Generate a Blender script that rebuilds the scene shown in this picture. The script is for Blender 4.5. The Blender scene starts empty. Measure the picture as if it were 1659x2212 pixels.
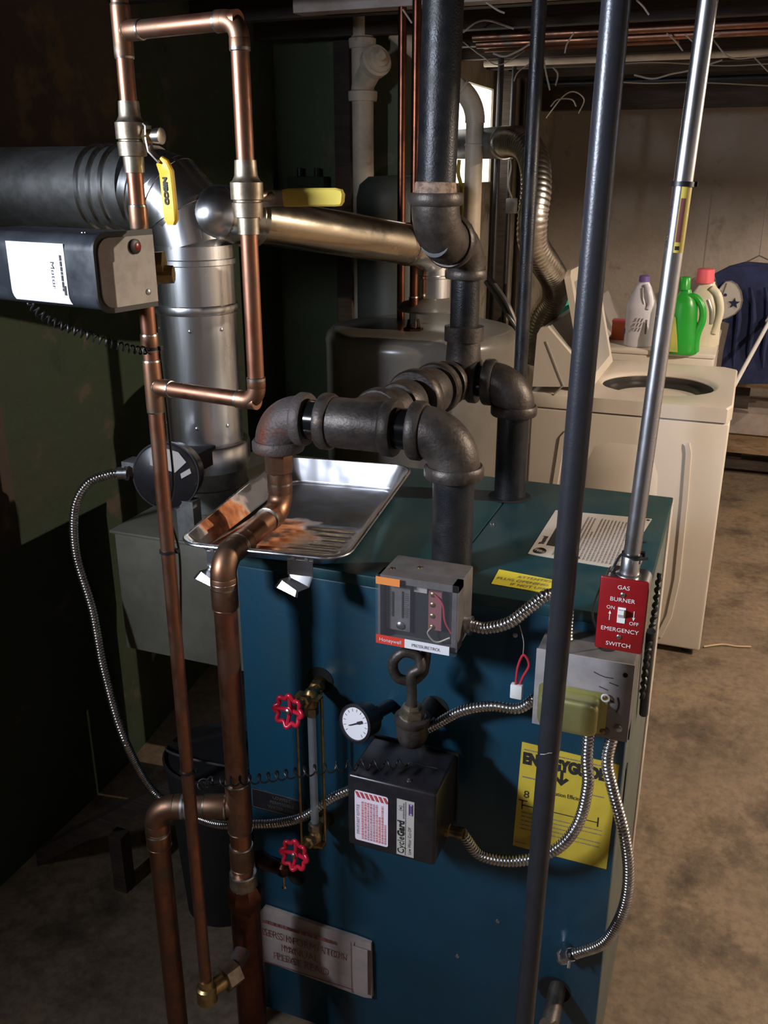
import bpy, bmesh, math, random
from mathutils import Vector as V, Matrix
random.seed(7)
S = bpy.context.scene
COL = S.collection
PI = math.pi

# ---------------------------------------------------------------- camera
TH, AZ, H, F = math.radians(20.3), math.radians(21), 1.675, 1990.0
cam_d = bpy.data.cameras.new('camera'); cam = bpy.data.objects.new('camera', cam_d); COL.objects.link(cam)
cam_d.sensor_fit = 'HORIZONTAL'; cam_d.sensor_width = 36; cam_d.lens = F / 1659 * 36
cam_d.clip_start = .02; cam_d.clip_end = 60
cam.location = (0, 0, H); cam.rotation_euler = (PI/2 - TH, 0, AZ)
S.camera = cam

# ---------------------------------------------------------------- world, lights, exposure
wd = bpy.data.worlds.new('world'); S.world = wd; wd.use_nodes = True
bg = wd.node_tree.nodes['Background']
bg.inputs[0].default_value = (1, .97, .9, 1); bg.inputs[1].default_value = 1.0

def area(name, loc, aim, sx, sy, power, col):
    d = bpy.data.lights.new(name, 'AREA'); d.shape = 'RECTANGLE'; d.size = sx; d.size_y = sy
    d.energy = power; d.color = col
    o = bpy.data.objects.new(name, d); COL.objects.link(o); o.location = loc
    o.rotation_euler = (V(aim) - V(loc)).to_track_quat('-Z', 'Y').to_euler()
    return o
# daylight through the basement window behind and left of the camera
area('window_daylight', (-1.885, -.35, 1.98), (-.9, .45, 1.88), .62, .28, 150, (.78, .86, 1))
# bare bulb under an added tin shade, right of the frame
# bulb right of frame, plus added fill bulbs near far wall and behind camera
LAMPS = [((1.45, 2.35, 2.05), 185), ((1.7, 4.5, 2.05), 85), ((1.2, -1.4, 2.05), 9)]
for p_, e_ in LAMPS:
    ld = bpy.data.lights.new('bulb_light', 'POINT'); ld.energy = e_; ld.color = (1, .83, .66); ld.shadow_soft_size = .012
    lo = bpy.data.objects.new('bulb_light', ld); COL.objects.link(lo); lo.location = p_

S.view_settings.view_transform = 'Standard'; S.view_settings.look = 'None'
S.view_settings.gamma = 1; S.view_settings.use_curve_mapping = False
S.view_settings.exposure = 0.0

# ---------------------------------------------------------------- pixel helper: a point of the room from a point of the photo and one known plane
def W(px, py, d=None, X=None, Y=None, Z=None):
    u = (py - 1106) / F; l = (px - 829.5) / F
    fw = math.cos(TH) - u*math.sin(TH); dn = math.sin(TH) + u*math.cos(TH)
    r = (l*math.cos(AZ) - fw*math.sin(AZ), l*math.sin(AZ) + fw*math.cos(AZ), -dn)
    t = d/fw if d is not None else X/r[0] if X is not None else Y/r[1] if Y is not None else (Z - H)/r[2]
    return V((r[0]*t, r[1]*t, H + r[2]*t))
RT = V((math.cos(AZ), math.sin(AZ), 0)); FW = V((-math.sin(AZ), math.cos(AZ), 0))
X_, Y_, Z_ = V((1, 0, 0)), V((0, 1, 0)), V((0, 0, 1))

# ---------------------------------------------------------------- materials
MT = {}
def M(name, c1, c2=None, rough=.5, metal=0., scale=18., bump=0., lo=.42, hi=.6, c3=None, r2=None, bscale=None, trans=0, alpha=1, stretch=None, spec=.5, emit=None):
    m = bpy.data.materials.new(name); m.use_nodes = True; nt = m.node_tree; N = nt.nodes; L = nt.links
    b = N['Principled BSDF']; b.inputs['Base Color'].default_value = (*c1, 1)
    b.inputs['Roughness'].default_value = rough; b.inputs['Metallic'].default_value = metal
    b.inputs['Specular IOR Level'].default_value = spec
    if trans: b.inputs['Transmission Weight'].default_value = trans; b.inputs['IOR'].default_value = 1.45
    if alpha < 1: b.inputs['Alpha'].default_value = alpha
    if emit: b.inputs['Emission Color'].default_value = (*emit[0], 1); b.inputs['Emission Strength'].default_value = emit[1]
    if c2 or bump or r2 is not None:
        tc = N.new('ShaderNodeTexCoord'); mp = N.new('ShaderNodeMapping')
        if stretch: mp.inputs['Scale'].default_value = stretch
        L.new(tc.outputs['Object'], mp.inputs['Vector'])
        n = N.new('ShaderNodeTexNoise'); n.inputs['Scale'].default_value = scale; n.inputs['Detail'].default_value = 6; n.inputs['Roughness'].default_value = .65
        L.new(mp.outputs[0], n.inputs['Vector'])
        if c2:
            r = N.new('ShaderNodeValToRGB'); e = r.color_ramp.elements
            e[0].position = lo; e[0].color = (*c1, 1); e[1].position = hi; e[1].color = (*c2, 1)
            if c3: x = e.new(min(.99, hi + .12)); x.color = (*c3, 1)
            L.new(n.outputs['Fac'], r.inputs[0]); L.new(r.outputs[0], b.inputs['Base Color'])
        if r2 is not None:
            q = N.new('ShaderNodeMapRange'); q.inputs[1].default_value = lo; q.inputs[2].default_value = hi
            q.inputs[3].default_value = rough; q.inputs[4].default_value = r2
            L.new(n.outputs['Fac'], q.inputs[0]); L.new(q.outputs[0], b.inputs['Roughness'])
        if bump:
            n2 = N.new('ShaderNodeTexNoise'); n2.inputs['Scale'].default_value = bscale or scale*3; n2.inputs['Detail'].default_value = 4
            L.new(mp.outputs[0], n2.inputs['Vector'])
            bp = N.new('ShaderNodeBump'); bp.inputs['Strength'].default_value = bump; bp.inputs['Distance'].default_value = .01
            L.new(n2.outputs['Fac'], bp.inputs['Height']); L.new(bp.outputs[0], b.inputs['Normal'])
    MT[name] = m
    return m
M('copper', (.38, .165, .1), (.22, .12, .08), rough=.36, metal=1, scale=14, r2=.5, c3=(.15, .15, .12))
M('copper_dull', (.34, .17, .1), (.17, .11, .075), rough=.4, metal=1, scale=10, r2=.55, c3=(.32, .3, .26))
M('copper_old', (.2, .07, .04), (.1, .04, .028), rough=.35, metal=1, scale=12)
M('solder', (.6, .57, .52), (.42, .38, .32), rough=.3, metal=1, scale=60)
M('brass', (.5, .36, .16), (.3, .2, .09), rough=.38, metal=1, scale=30)
M('bronze', (.42, .36, .28), (.26, .2, .14), rough=.45, metal=1, scale=40)
M('cast_iron', (.09, .074, .064), (.048, .04, .036), rough=.47, metal=.55, scale=26, bump=.1, bscale=190, c3=(.15, .095, .06))
M('rusty_iron', (.1, .08, .075), (.16, .05, .025), rough=.6, metal=.4, scale=16, bump=.2, bscale=150, lo=.5, hi=.66)
M('black_pipe', (.013, .014, .018), (.02, .019, .02), rough=.34, metal=.3, scale=22, bump=.12, bscale=300, r2=.48)
M('black_post', (.03, .031, .04), (.036, .036, .042), rough=.34, metal=.35, scale=30, bump=.05, bscale=300)
M('thread_gloss', (.012, .012, .013), rough=.16, metal=.4)
M('dope', (.36, .24, .17), (.16, .1, .07), rough=.7, scale=90)
M('emt', (.62, .62, .64), (.56, .56, .58), rough=.27, metal=1, scale=25, r2=.31)
M('flex_metal', (.62, .6, .58), (.45, .44, .43), rough=.24, metal=1, scale=40)
M('flex_dark', (.2, .19, .18), rough=.4, metal=1)
M('galv', (.9, .9, .91), (.72, .73, .74), rough=.24, metal=1, scale=9, r2=.3, bump=.4, bscale=9, stretch=(1,1,.1))
M('galv_dull', (.3, .3, .29), (.2, .2, .19), rough=.5, metal=.8, scale=20)
M('vent_metal', (.66, .58, .45), (.5, .42, .32), rough=.2, metal=1, scale=7, r2=.3, bump=.15, bscale=8)
M('steel_gray', (.17, .155, .15), (.13, .12, .115), rough=.5, metal=.45, scale=35)
M('box_cover', (.3, .27, .27), (.25, .225, .225), rough=.6, metal=.1, scale=30)
M('plate_gray', (.37, .34, .31), (.3, .27, .24), rough=.55, metal=.1, scale=30)
M('teal', (.006, .047, .084), (.006, .04, .068), rough=.34, scale=6, r2=.44, bump=.03, bscale=90)
M('teal_dusty', (.01, .045, .056), (.034, .06, .058), rough=.4, scale=7, r2=.6, lo=.45, hi=.75)
M('jacket_side', (.1, .12, .105), (.14, .15, .13), rough=.5, metal=.2, scale=8)
M('jacket_pale', (.5, .44, .38), (.42, .36, .3), rough=.5, scale=9)
M('beige_metal', (.17, .16, .125), (.13, .12, .095), rough=.45, metal=.2, scale=7)
M('black_box', (.014, .013, .016), (.02, .018, .02), rough=.3, scale=30)
M('black_feeder', (.02, .023, .028), (.035, .04, .047), rough=.26, scale=8, r2=.4)
M('black_rubber', (.008, .008, .009), rough=.45)
M('dark_hole', (.002, .002, .002), rough=.9)
M('white_paper', (.75, .73, .76), rough=.6)
M('pale_label', (.5, .46, .42), rough=.6)
M('manual_paper', (.36, .29, .27), (.3, .25, .23), rough=.7, scale=20)
M('pink_label', (.86, .74, .84), rough=.5)
M('ink', (.02, .018, .018), rough=.7)
M('ink_gray', (.2, .17, .17), rough=.7)
M('ink_red', (.55, .07, .07), rough=.6)
M('ink_maroon', (.2, .06, .06), rough=.7)
M('yellow_label', (.72, .62, .05), rough=.5)
M('guide_yellow', (.62, .46, .045), (.52, .38, .04), rough=.55, scale=7)
M('valve_yellow', (.72, .42, .03), rough=.4)
M('valve_yellow_pale', (.7, .54, .1), rough=.35)
M('orange_label', (.75, .25, .06), rough=.5)
M('red_label', (.62, .05, .03), rough=.5)
M('switch_red', (.26, .009, .012), (.22, .008, .01), rough=.3, scale=20)
M('valve_red', (.5, .012, .035), rough=.25)
M('white_plastic', (.75, .73, .7), rough=.35)
M('brass_plated', (.56, .54, .24), (.5, .48, .2), rough=.33, metal=.8, scale=10)
M('pvc', (.6, .5, .38), (.48, .39, .29), rough=.5, scale=10)
M('soil_paint', (.6, .5, .38), (.48, .39, .29), rough=.55, scale=14, bump=.1, c3=(.3, .24, .17))
M('tank_green', (.05, .055, .045), rough=.5)
M('heater_jacket', (.15, .135, .115), (.13, .115, .095), rough=.28, scale=8)
M('washer_white', (.68, .6, .51), rough=.35)
M('washer_gray', (.34, .32, .3), rough=.3)
M('washer_dark', (.04, .035, .033), rough=.3)
M('drum_metal', (.4, .38, .36), rough=.3, metal=.8)
M('duct_foil', (.78, .74, .68), (.6, .56, .5), rough=.28, metal=1, scale=30)
M('wood_dark', (.05, .034, .024), (.03, .02, .015), rough=.8, scale=5, stretch=(1, 8, 8), bump=.3)
M('wood_tan', (.3, .2, .11), (.16, .1, .055), rough=.75, scale=7, stretch=(1, 1, 6), bump=.2)
M('wood_pale', (.36, .3, .27), (.26, .2, .17), rough=.8, scale=6, bump=.2)
M('navy', (.012, .018, .06), (.02, .03, .1), rough=.9, scale=6, bump=.3, bscale=30)
M('logo_white', (.5, .47, .44), rough=.8)
M('bleach_white', (.66, .64, .72), rough=.35)
M('purple', (.16, .1, .33), rough=.4)
M('bottle_green', (.02, .34, .03), rough=.3)
M('bottle_cream', (.74, .68, .52), rough=.35)
M('cap_pink', (.82, .13, .16), rough=.4)
M('label_yellow_green', (.5, .45, .1), (.25, .4, .06), rough=.5, scale=14)
M('teal_clear', (.05, .5, .34), rough=.25)
M('box_orange', (.6, .13, .04), rough=.6)
M('wire_white', (.3, .25, .2), rough=.5)
M('wire_yellow', (.5, .33, .03), rough=.5)
M('wire_red', (.45, .03, .05), rough=.4)
M('twig', (.5, .38, .24), rough=.8)
M('stone_pale', (.34, .3, .24), (.18, .15, .11), rough=.9, scale=6, bump=.5, bscale=14, c3=(.1, .08, .06))
M('lamp_tin', (.3, .3, .28), rough=.4, metal=.8)
M('lens_glass', (.9, .9, .9), rough=.05, trans=1)
M('bulb_glow', (1, .8, .5), emit=((1, .76, .5), 12))
M('clear_cover', (.55, .55, .6), rough=.12, alpha=.035)
M('glass_tube', (.5, .56, .62), rough=.08, alpha=.45)
M('glass', (.95, .97, 1), rough=.02, trans=1)
M('window_light', (.8, .8, .78), rough=.4, emit=((1, .96, .88), 3.2))
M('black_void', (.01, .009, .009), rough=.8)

def floor_mat():
    m = bpy.data.materials.new('floor_concrete'); m.use_nodes = True; N = m.node_tree.nodes; L = m.node_tree.links
    b = N['Principled BSDF']; b.inputs['Roughness'].default_value = .75
    tc = N.new('ShaderNodeTexCoord')
    def noise(s, d=8, r=.6):
        n = N.new('ShaderNodeTexNoise'); n.inputs['Scale'].default_value = s; n.inputs['Detail'].default_value = d; n.inputs['Roughness'].default_value = r
        L.new(tc.outputs['Object'], n.inputs['Vector']); return n
    def ramp(n, *st):
        r = N.new('ShaderNodeValToRGB'); e = r.color_ramp.elements
        e[0].position, e[0].color = st[0][0], (*st[0][1], 1); e[1].position, e[1].color = st[1][0], (*st[1][1], 1)
        for p, c in st[2:]: x = e.new(p); x.color = (*c, 1)
        L.new(n.outputs['Fac'], r.inputs[0]); return r
    base = ramp(noise(1.6), (.35, (.14, .1, .068)), (.55, (.2, .145, .095)), (.68, (.24, .17, .095)))
    stain = ramp(noise(3.4, 8, .7), (.5, (1, 1, 1)), (.66, (.32, .3, .28)))
    speck = ramp(noise(38, 4, .7), (.34, (.72, .72, .72)), (.6, (1.12, 1.12, 1.12)))
    m1 = N.new('ShaderNodeMixRGB'); m1.blend_type = 'MULTIPLY'; m1.inputs[0].default_value = 1
    m2 = N.new('ShaderNodeMixRGB'); m2.blend_type = 'MULTIPLY'; m2.inputs[0].default_value = 1
    L.new(base.outputs[0], m1.inputs[1]); L.new(stain.outputs[0], m1.inputs[2]); L.new(m1.outputs[0], m2.inputs[1]); L.new(speck.outputs[0], m2.inputs[2])
    L.new(m2.outputs[0], b.inputs['Base Color'])
    bp = N.new('ShaderNodeBump'); bp.inputs['Strength'].default_value = .35; bp.inputs['Distance'].default_value = .01
    L.new(noise(14).outputs['Fac'], bp.inputs['Height']); L.new(bp.outputs[0], b.inputs['Normal'])
    return m
MT['floor'] = floor_mat()

def wall_mat(name, a, b_, c, d, s1=2.2, s2=9):
    """old painted masonry: two paints (a, b), bare patches c, soot d"""
    m = bpy.data.materials.new(name); m.use_nodes = True; N = m.node_tree.nodes; L = m.node_tree.links
    b = N['Principled BSDF']; b.inputs['Roughness'].default_value = .85
    tc = N.new('ShaderNodeTexCoord')
    def noise(s, dd=7, r=.62):
        n = N.new('ShaderNodeTexNoise'); n.inputs['Scale'].default_value = s; n.inputs['Detail'].default_value = dd; n.inputs['Roughness'].default_value = r
        L.new(tc.outputs['Object'], n.inputs['Vector']); return n
    def ramp(n, p0, p1, c0, c1):
        r = N.new('ShaderNodeValToRGB'); e = r.color_ramp.elements
        e[0].position, e[0].color = p0, (*c0, 1); e[1].position, e[1].color = p1, (*c1, 1)
        L.new(n.outputs['Fac'], r.inputs[0]); return r
    r1 = ramp(noise(s1), .42, .6, a, b_)
    k = ramp(noise(s2), .6, .68, (0, 0, 0), (1, 1, 1))
    k2 = ramp(noise(s1*1.7), .6, .72, (0, 0, 0), (.8, .8, .8))
    m1 = N.new('ShaderNodeMixRGB'); m2 = N.new('ShaderNodeMixRGB')
    L.new(k.outputs[0], m1.inputs[0]); L.new(r1.outputs[0], m1.inputs[1]); m1.inputs[2].default_value = (*c, 1)
    L.new(k2.outputs[0], m2.inputs[0]); L.new(m1.outputs[0], m2.inputs[1]); m2.inputs[2].default_value = (*d, 1)
    L.new(m2.outputs[0], b.inputs['Base Color'])
    bp = N.new('ShaderNodeBump'); bp.inputs['Strength'].default_value = .6; bp.inputs['Distance'].default_value = .02
    L.new(noise(s2*1.4).outputs['Fac'], bp.inputs['Height']); L.new(bp.outputs[0], b.inputs['Normal'])
    return m
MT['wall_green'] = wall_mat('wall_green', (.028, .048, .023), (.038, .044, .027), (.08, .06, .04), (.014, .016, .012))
MT['wall_green_clean'] = wall_mat('wall_green_clean', (.085, .12, .065), (.095, .115, .07), (.16, .14, .1), (.05, .055, .04), 3, 6)  # same green paint, lightened to make up for light missing on the step wall
MT['wall_brown'] = wall_mat('wall_brown', (.05, .036, .03), (.07, .048, .034), (.11, .075, .036), (.024, .018, .017), 1.6, 5)
MT['wall_back'] = wall_mat('wall_back', (.34, .29, .245), (.4, .34, .285), (.27, .22, .175), (.14, .13, .09), 1.1, 7)
MT['wall_stone'] = wall_mat('wall_stone', (.3, .25, .19), (.2, .16, .11), (.14, .1, .07), (.1, .12, .07), 4, 9)

def tray_mat():
    m = bpy.data.materials.new('tray_metal'); m.use_nodes = True; N = m.node_tree.nodes; L = m.node_tree.links
    b = N['Principled BSDF']; b.inputs['Metallic'].default_value = 1
    tc = N.new('ShaderNodeTexCoord'); sp = N.new('ShaderNodeSeparateXYZ'); L.new(tc.outputs['Object'], sp.inputs[0])
    n = N.new('ShaderNodeTexNoise'); n.inputs['Scale'].default_value = 16; n.inputs['Detail'].default_value = 7; L.new(tc.outputs['Object'], n.inputs['Vector'])
    n2 = N.new('ShaderNodeTexNoise'); n2.inputs['Scale'].default_value = 5; n2.inputs['Detail'].default_value = 3; L.new(tc.outputs['Object'], n2.inputs['Vector'])
    # puddle of rusty water dried on the left part of the ramp
    def math_(op, a, bb):
        q = N.new('ShaderNodeMath'); q.operation = op
        for i, v in enumerate((a, bb)):
            if isinstance(v, (int, float)): q.inputs[i].default_value = v
            else: L.new(v, q.inputs[i])
        return q.outputs[0]
    dx = math_('ADD', sp.outputs[0], .075); dy = math_('ADD', sp.outputs[1], .1)
    r2 = math_('ADD', math_('MULTIPLY', dx, dx), math_('MULTIPLY', math_('MULTIPLY', dy, dy), 1.0))
    dist = math_('ADD', math_('SQRT', r2, 0), math_('MULTIPLY', math_('SUBTRACT', n.outputs['Fac'], .5), .16))
    mask = N.new('ShaderNodeMapRange'); mask.inputs[1].default_value = .135; mask.inputs[2].default_value = .1; L.new(dist, mask.inputs[0])
    cr = N.new('ShaderNodeValToRGB'); e = cr.color_ramp.elements
    e[0].position = .36; e[0].color = (.09, .04, .02, 1); e[1].position = .5; e[1].color = (.62, .22, .08, 1)
    x = e.new(.62); x.color = (.7, .45, .28, 1)
    L.new(n.outputs['Fac'], cr.inputs[0])
    mx = N.new('ShaderNodeMixRGB'); L.new(mask.outputs[0], mx.inputs[0]); mx.inputs[1].default_value = (.8, .8, .83, 1); L.new(cr.outputs[0], mx.inputs[2])
    L.new(mx.outputs[0], b.inputs['Base Color'])
    ro = N.new('ShaderNodeMapRange'); ro.inputs[3].default_value = .3; ro.inputs[4].default_value = .7; L.new(mask.outputs[0], ro.inputs[0]); L.new(ro.outputs[0], b.inputs['Roughness'])
    me = N.new('ShaderNodeMapRange'); me.inputs[3].default_value = 1; me.inputs[4].default_value = .2; L.new(mask.outputs[0], me.inputs[0]); L.new(me.outputs[0], b.inputs['Metallic'])
    bp = N.new('ShaderNodeBump'); bp.inputs['Strength'].default_value = .5; bp.inputs['Distance'].default_value = .02
    L.new(n2.outputs['Fac'], bp.inputs['Height']); L.new(bp.outputs[0], b.inputs['Normal'])
    return m
MT['tray'] = tray_mat()

# ---------------------------------------------------------------- mesh builder
def basis(d):
    d = V(d).normalized(); a = V((0, 0, 1)) if abs(d.z) < .9 else V((1, 0, 0))
    u = d.cross(a).normalized(); return u, d.cross(u).normalized(), d
class MB:
    def __init__(s): s.v = []; s.f = []
    def add(s, vs, fs):
        n = len(s.v); s.v += [V(p) for p in vs]; s.f += [tuple(i + n for i in f) for f in fs]; return s
    def rings(s, rings, cap=True, closed=False):
        n = len(rings[0]); vs = [p for r in rings for p in r]; fs = []
        m = len(rings)
        for i in range(m if closed else m - 1):
            a, b = i*n, ((i + 1) % m)*n
            for j in range(n): fs.append((a + j, a + (j+1) % n, b + (j+1) % n, b + j))
        if cap and not closed: fs.append(tuple(range(n - 1, -1, -1))); fs.append(tuple((m-1)*n + j for j in range(n)))
        return s.add(vs, fs)
    def box(s, c, sz, M_=None):
        c = V(c); hx, hy, hz = sz[0]/2, sz[1]/2, sz[2]/2
        vs = [V((x, y, z)) for x in (-hx, hx) for y in (-hy, hy) for z in (-hz, hz)]
        if M_: vs = [M_ @ p for p in vs]
        return s.add([c + p for p in vs], [(0, 1, 3, 2), (4, 6, 7, 5), (0, 4, 5, 1), (2, 3, 7, 6), (0, 2, 6, 4), (1, 5, 7, 3)])
    def b2(s, p, q): p, q = V(p), V(q); return s.box((p+q)/2, [abs(q[i]-p[i]) for i in range(3)])
    def rbox(s, p, q, r=.004, seg=2):
        bm = bmesh.new(); p, q = V(p), V(q); bmesh.ops.create_cube(bm, size=1)
        c = (p+q)/2
        for v in bm.verts: v.co = V([v.co[i]*abs(q[i]-p[i]) + c[i] for i in range(3)])
        bmesh.ops.bevel(bm, geom=bm.edges[:], offset=r, segments=seg, affect='EDGES', profile=.5)
        bm.verts.index_update()
        s.add([v.co.copy() for v in bm.verts], [tuple(v.index for v in f.verts) for f in bm.faces]); bm.free(); return s
    def cyl(s, p, q, r, r2=None, n=20, cap=True):
        p, q = V(p), V(q); u, v, _ = basis(q - p); r2 = r if r2 is None else r2
        return s.rings([[p + (u*math.cos(t) + v*math.sin(t))*r for t in [2*PI*k/n for k in range(n)]],
                        [q + (u*math.cos(t) + v*math.sin(t))*r2 for t in [2*PI*k/n for k in range(n)]]], cap)
    def lathe(s, o, d, prof, n=24, cap=True):
        o = V(o); u, v, w = basis(d)
        return s.rings([[o + w*h + (u*math.cos(t) + v*math.sin(t))*r for t in [2*PI*k/n for k in range(n)]] for h, r in prof], cap)
    def tube(s, pts, r, n=10, cap=True, closed=False):
        pts = [V(p) for p in pts]; m = len(pts); rr = r if hasattr(r, '__len__') else [r]*m
        tang = []
        for i in range(m):
            a = pts[i-1] if (i or closed) else pts[0]; b = pts[(i+1) % m] if (i < m-1 or closed) else pts[-1]
            tang.append((b - a).normalized())
        u = basis(tang[0])[0]; R = []
        for i in range(m):
            u = (u - tang[i]*u.dot(tang[i])); u = u.normalized() if u.length > 1e-6 else basis(tang[i])[0]
            v = tang[i].cross(u)
            R.append([pts[i] + (u*math.cos(t) + v*math.sin(t))*rr[i] for t in [2*PI*k/n for k in range(n)]])
        return s.rings(R, cap, closed)
    def prism(s, out, o, u, v, w):
        o, u, v, w = V(o), V(u), V(v), V(w); n = len(out)
        a = [o + u*x + v*y for x, y in out]; b = [p + w for p in a]
        return s.rings([a, b])
    def ribbon(s, pts, wds, wid, th):
        R = []; m = len(pts); pts = [V(p) for p in pts]
        for i in range(m):
            t = (pts[min(i+1, m-1)] - pts[max(i-1, 0)]).normalized(); w = V(wds[i]); w = (w - t*w.dot(t)).normalized(); nn = t.cross(w)
            a = (wid[i] if hasattr(wid, '__len__') else wid)/2; b = (th[i] if hasattr(th, '__len__') else th)/2
            R.append([pts[i] + w*x + nn*y for x, y in ((a, b*.5), (a*.8, b), (-a*.8, b), (-a, b*.5), (-a, -b*.5), (-a*.8, -b), (a*.8, -b), (a, -b*.5))])
        return s.rings(R)
    def quad(s, o, u, v, n=None):
        o, u, v = V(o), V(u), V(v); return s.add([o, o+u, o+u+v, o+v], [(0, 1, 2, 3)])
def rrect(w, h, r, n=4, which=(1, 1, 1, 1)):
    out = []
    for k, (cx, cy, a0) in enumerate(((w-r, h-r, 0), (r, h-r, PI/2), (r, r, PI), (w-r, r, 3*PI/2))):
        if which[k]: out += [(cx + r*math.cos(a0 + PI/2*i/n), cy + r*math.sin(a0 + PI/2*i/n)) for i in range(n+1)]
        else: out.append(((w, h), (0, h), (0, 0), (w, 0))[k])
    return out
def catmull(pts, seg=12):
    pts = [V(p) for p in pts]; P_ = [2*pts[0]-pts[1]] + pts + [2*pts[-1]-pts[-2]]; out = []
    for i in range(1, len(P_)-2):
        a, b, c, d = P_[i-1:i+3]
        for k in range(seg):
            t = k/seg; out.append(.5*((2*b) + (c-a)*t + (2*a-5*b+4*c-d)*t*t + (3*b-a-3*c+d)*t**3))
    out.append(pts[-1]); return out
def resample(pts, step):
    out = [pts[0].copy()]; acc = 0
    for a, b in zip(pts, pts[1:]):
        L = (b-a).length; d = step - acc
        while d <= L and L > 0: out.append(a + (b-a)*(d/L)); d += step
        acc = (acc + L) % step
    return out
def helix(pts, r, pitch, per=9):
    pts = resample(catmull(pts, 16), pitch/per); out = []
    u = None
    for i, p in enumerate(pts):
        t = (pts[min(i+1, len(pts)-1)] - pts[max(i-1, 0)]).normalized()
        u = basis(t)[0] if u is None else (u - t*u.dot(t)).normalized()
        v = t.cross(u); a = 2*PI*i/per; rr = r*min(1, i/per, (len(pts)-1-i)/per)
        out.append(p + (u*math.cos(a) + v*math.sin(a))*rr)
    return out

# ---------------------------------------------------------------- object helpers
def wloc(o):
    l = V(o.location)
    while o.parent: o = o.parent; l += V(o.location)
    return l
def build(name, mb, mat, parent=None, origin=None, smooth=40, label=None):
    if parent is not None: org = wloc(parent)
    elif origin is not None: org = V(origin)
    else:
        xs = [v.x for v in mb.v]; ys = [v.y for v in mb.v]; zs = [v.z for v in mb.v]
        org = V(((min(xs)+max(xs))/2, (min(ys)+max(ys))/2, min(zs)))
    me = bpy.data.meshes.new(name); me.from_pydata([tuple(v - org) for v in mb.v], [], mb.f); me.update()
    bm = bmesh.new(); bm.from_mesh(me); bmesh.ops.recalc_face_normals(bm, faces=bm.faces[:]); bm.to_mesh(me); bm.free()
    me.materials.append(MT[mat])
    if smooth:
        for p in me.polygons: p.use_smooth = True
        me.set_sharp_from_angle(angle=math.radians(smooth))
    o = bpy.data.objects.new(name, me); COL.objects.link(o)
    if parent is not None: o.parent = parent
    else: o.location = org
    if label: o['label'] = label
    return o
def thing(name, label, cat, loc, group=None):
    o = bpy.data.objects.new(name, None); COL.objects.link(o); o.location = V(loc); o.empty_display_size = .05
    o['label'] = label; o['category'] = cat
    if group: o['group'] = group
    return o
def tag(o, label, cat, group=None):
    o['label'] = label; o['category'] = cat
    if group: o['group'] = group
    return o
def struct(name, mb, mat, parent=None, origin=(0, 0, 0), smooth=0):
    o = build(name, mb, mat, parent, origin=origin, smooth=smooth)
    if parent is None: o['kind'] = 'structure'
    return o
def text(s, size, o, u, v, mat, parent, name='lettering', align='LEFT', off=.0006, sx=1.0, bold=0):
    """flat lettering: o = baseline point, u = reading direction, v = up of the letters"""
    c = bpy.data.curves.new(name, 'FONT'); c.body = s; c.size = size; c.align_x = align; c.fill_mode = 'BOTH'; c.resolution_u = 3
    c.offset = bold
    t = bpy.data.objects.new(name, c); COL.objects.link(t)
    dg = bpy.context.evaluated_depsgraph_get(); me = bpy.data.meshes.new_from_object(t.evaluated_get(dg)); bpy.data.objects.remove(t)
    u, v = V(u).normalized(), V(v).normalized(); n = u.cross(v)
    org = wloc(parent)
    for q in me.vertices: q.co = V(o) + u*q.co.x*sx + v*q.co.y + n*off - org
    me.materials.clear(); me.materials.append(MT[mat])
    ob = bpy.data.objects.new(name, me); COL.objects.link(ob); ob.parent = parent
    return ob
def prints(o, u, v, w, h, rows, parent, mat='ink_gray', fill=.45, off=.0006, seed=1, name='print', jag=.0, wmin=.02, wmax=.09):
    """small print too fine to read: rows of broken dashes"""
    rn = random.Random(seed); mb = MB(); u, v = V(u).normalized(), V(v).normalized(); n = u.cross(v); o = V(o) + n*off
    for r in range(rows):
        y = h*(1 - (r + .75)/rows); x = 0; end = w*(1 if rn.random() < .8 else rn.uniform(.4, .9))
        while x < end:
            l = min(rn.uniform(wmin, wmax)*w, end - x); mb.quad(o + u*x + v*y, u*l, v*(h/rows*fill)); x += l + w*.012
    return build(name, mb, mat, parent, smooth=0)

def elbow_pts(c, a, b, R, n=10):
    """c = corner, a, b = unit directions away from the corner towards the two ends"""
    c, a, b = V(c), V(a).normalized(), V(b).normalized()
    o = c + (a + b)*R/(1 + a.dot(b)) if abs(1 + a.dot(b)) > 1e-3 else c
    ang = PI - a.angle(b); half = R
    rad = R*math.tan((PI - ang)/2) if ang > 1e-3 else R
    cen = c + (a + b).normalized()*math.hypot(R, rad)
    p0 = c + a*R - cen; p1 = c + b*R - cen; out = []
    th = p0.angle(p1)
    for i in range(n+1):
        t = i/n; out.append(cen + (p0*math.sin((1-t)*th) + p1*math.sin(t*th))/math.sin(th))
    return out
def iron_elbow(par, c, a, b, r, R=None, mat='cast_iron'):
    a, b = V(a).normalized(), V(b).normalized(); R = R or r*1.35; c = V(c)
    o = build('elbow', MB().tube(elbow_pts(c, a, b, R, 12), r, n=28), mat, par)
    for d in (a, b):
        build('rim', MB().lathe(c + d*(R - r*.12), d, [(0, r*.98), (0, r*1.08), (r*.1, r*1.15), (r*.42, r*1.15), (r*.5, r*1.1), (r*.5, r*.9)], n=28), mat, o)
    return o
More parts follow.
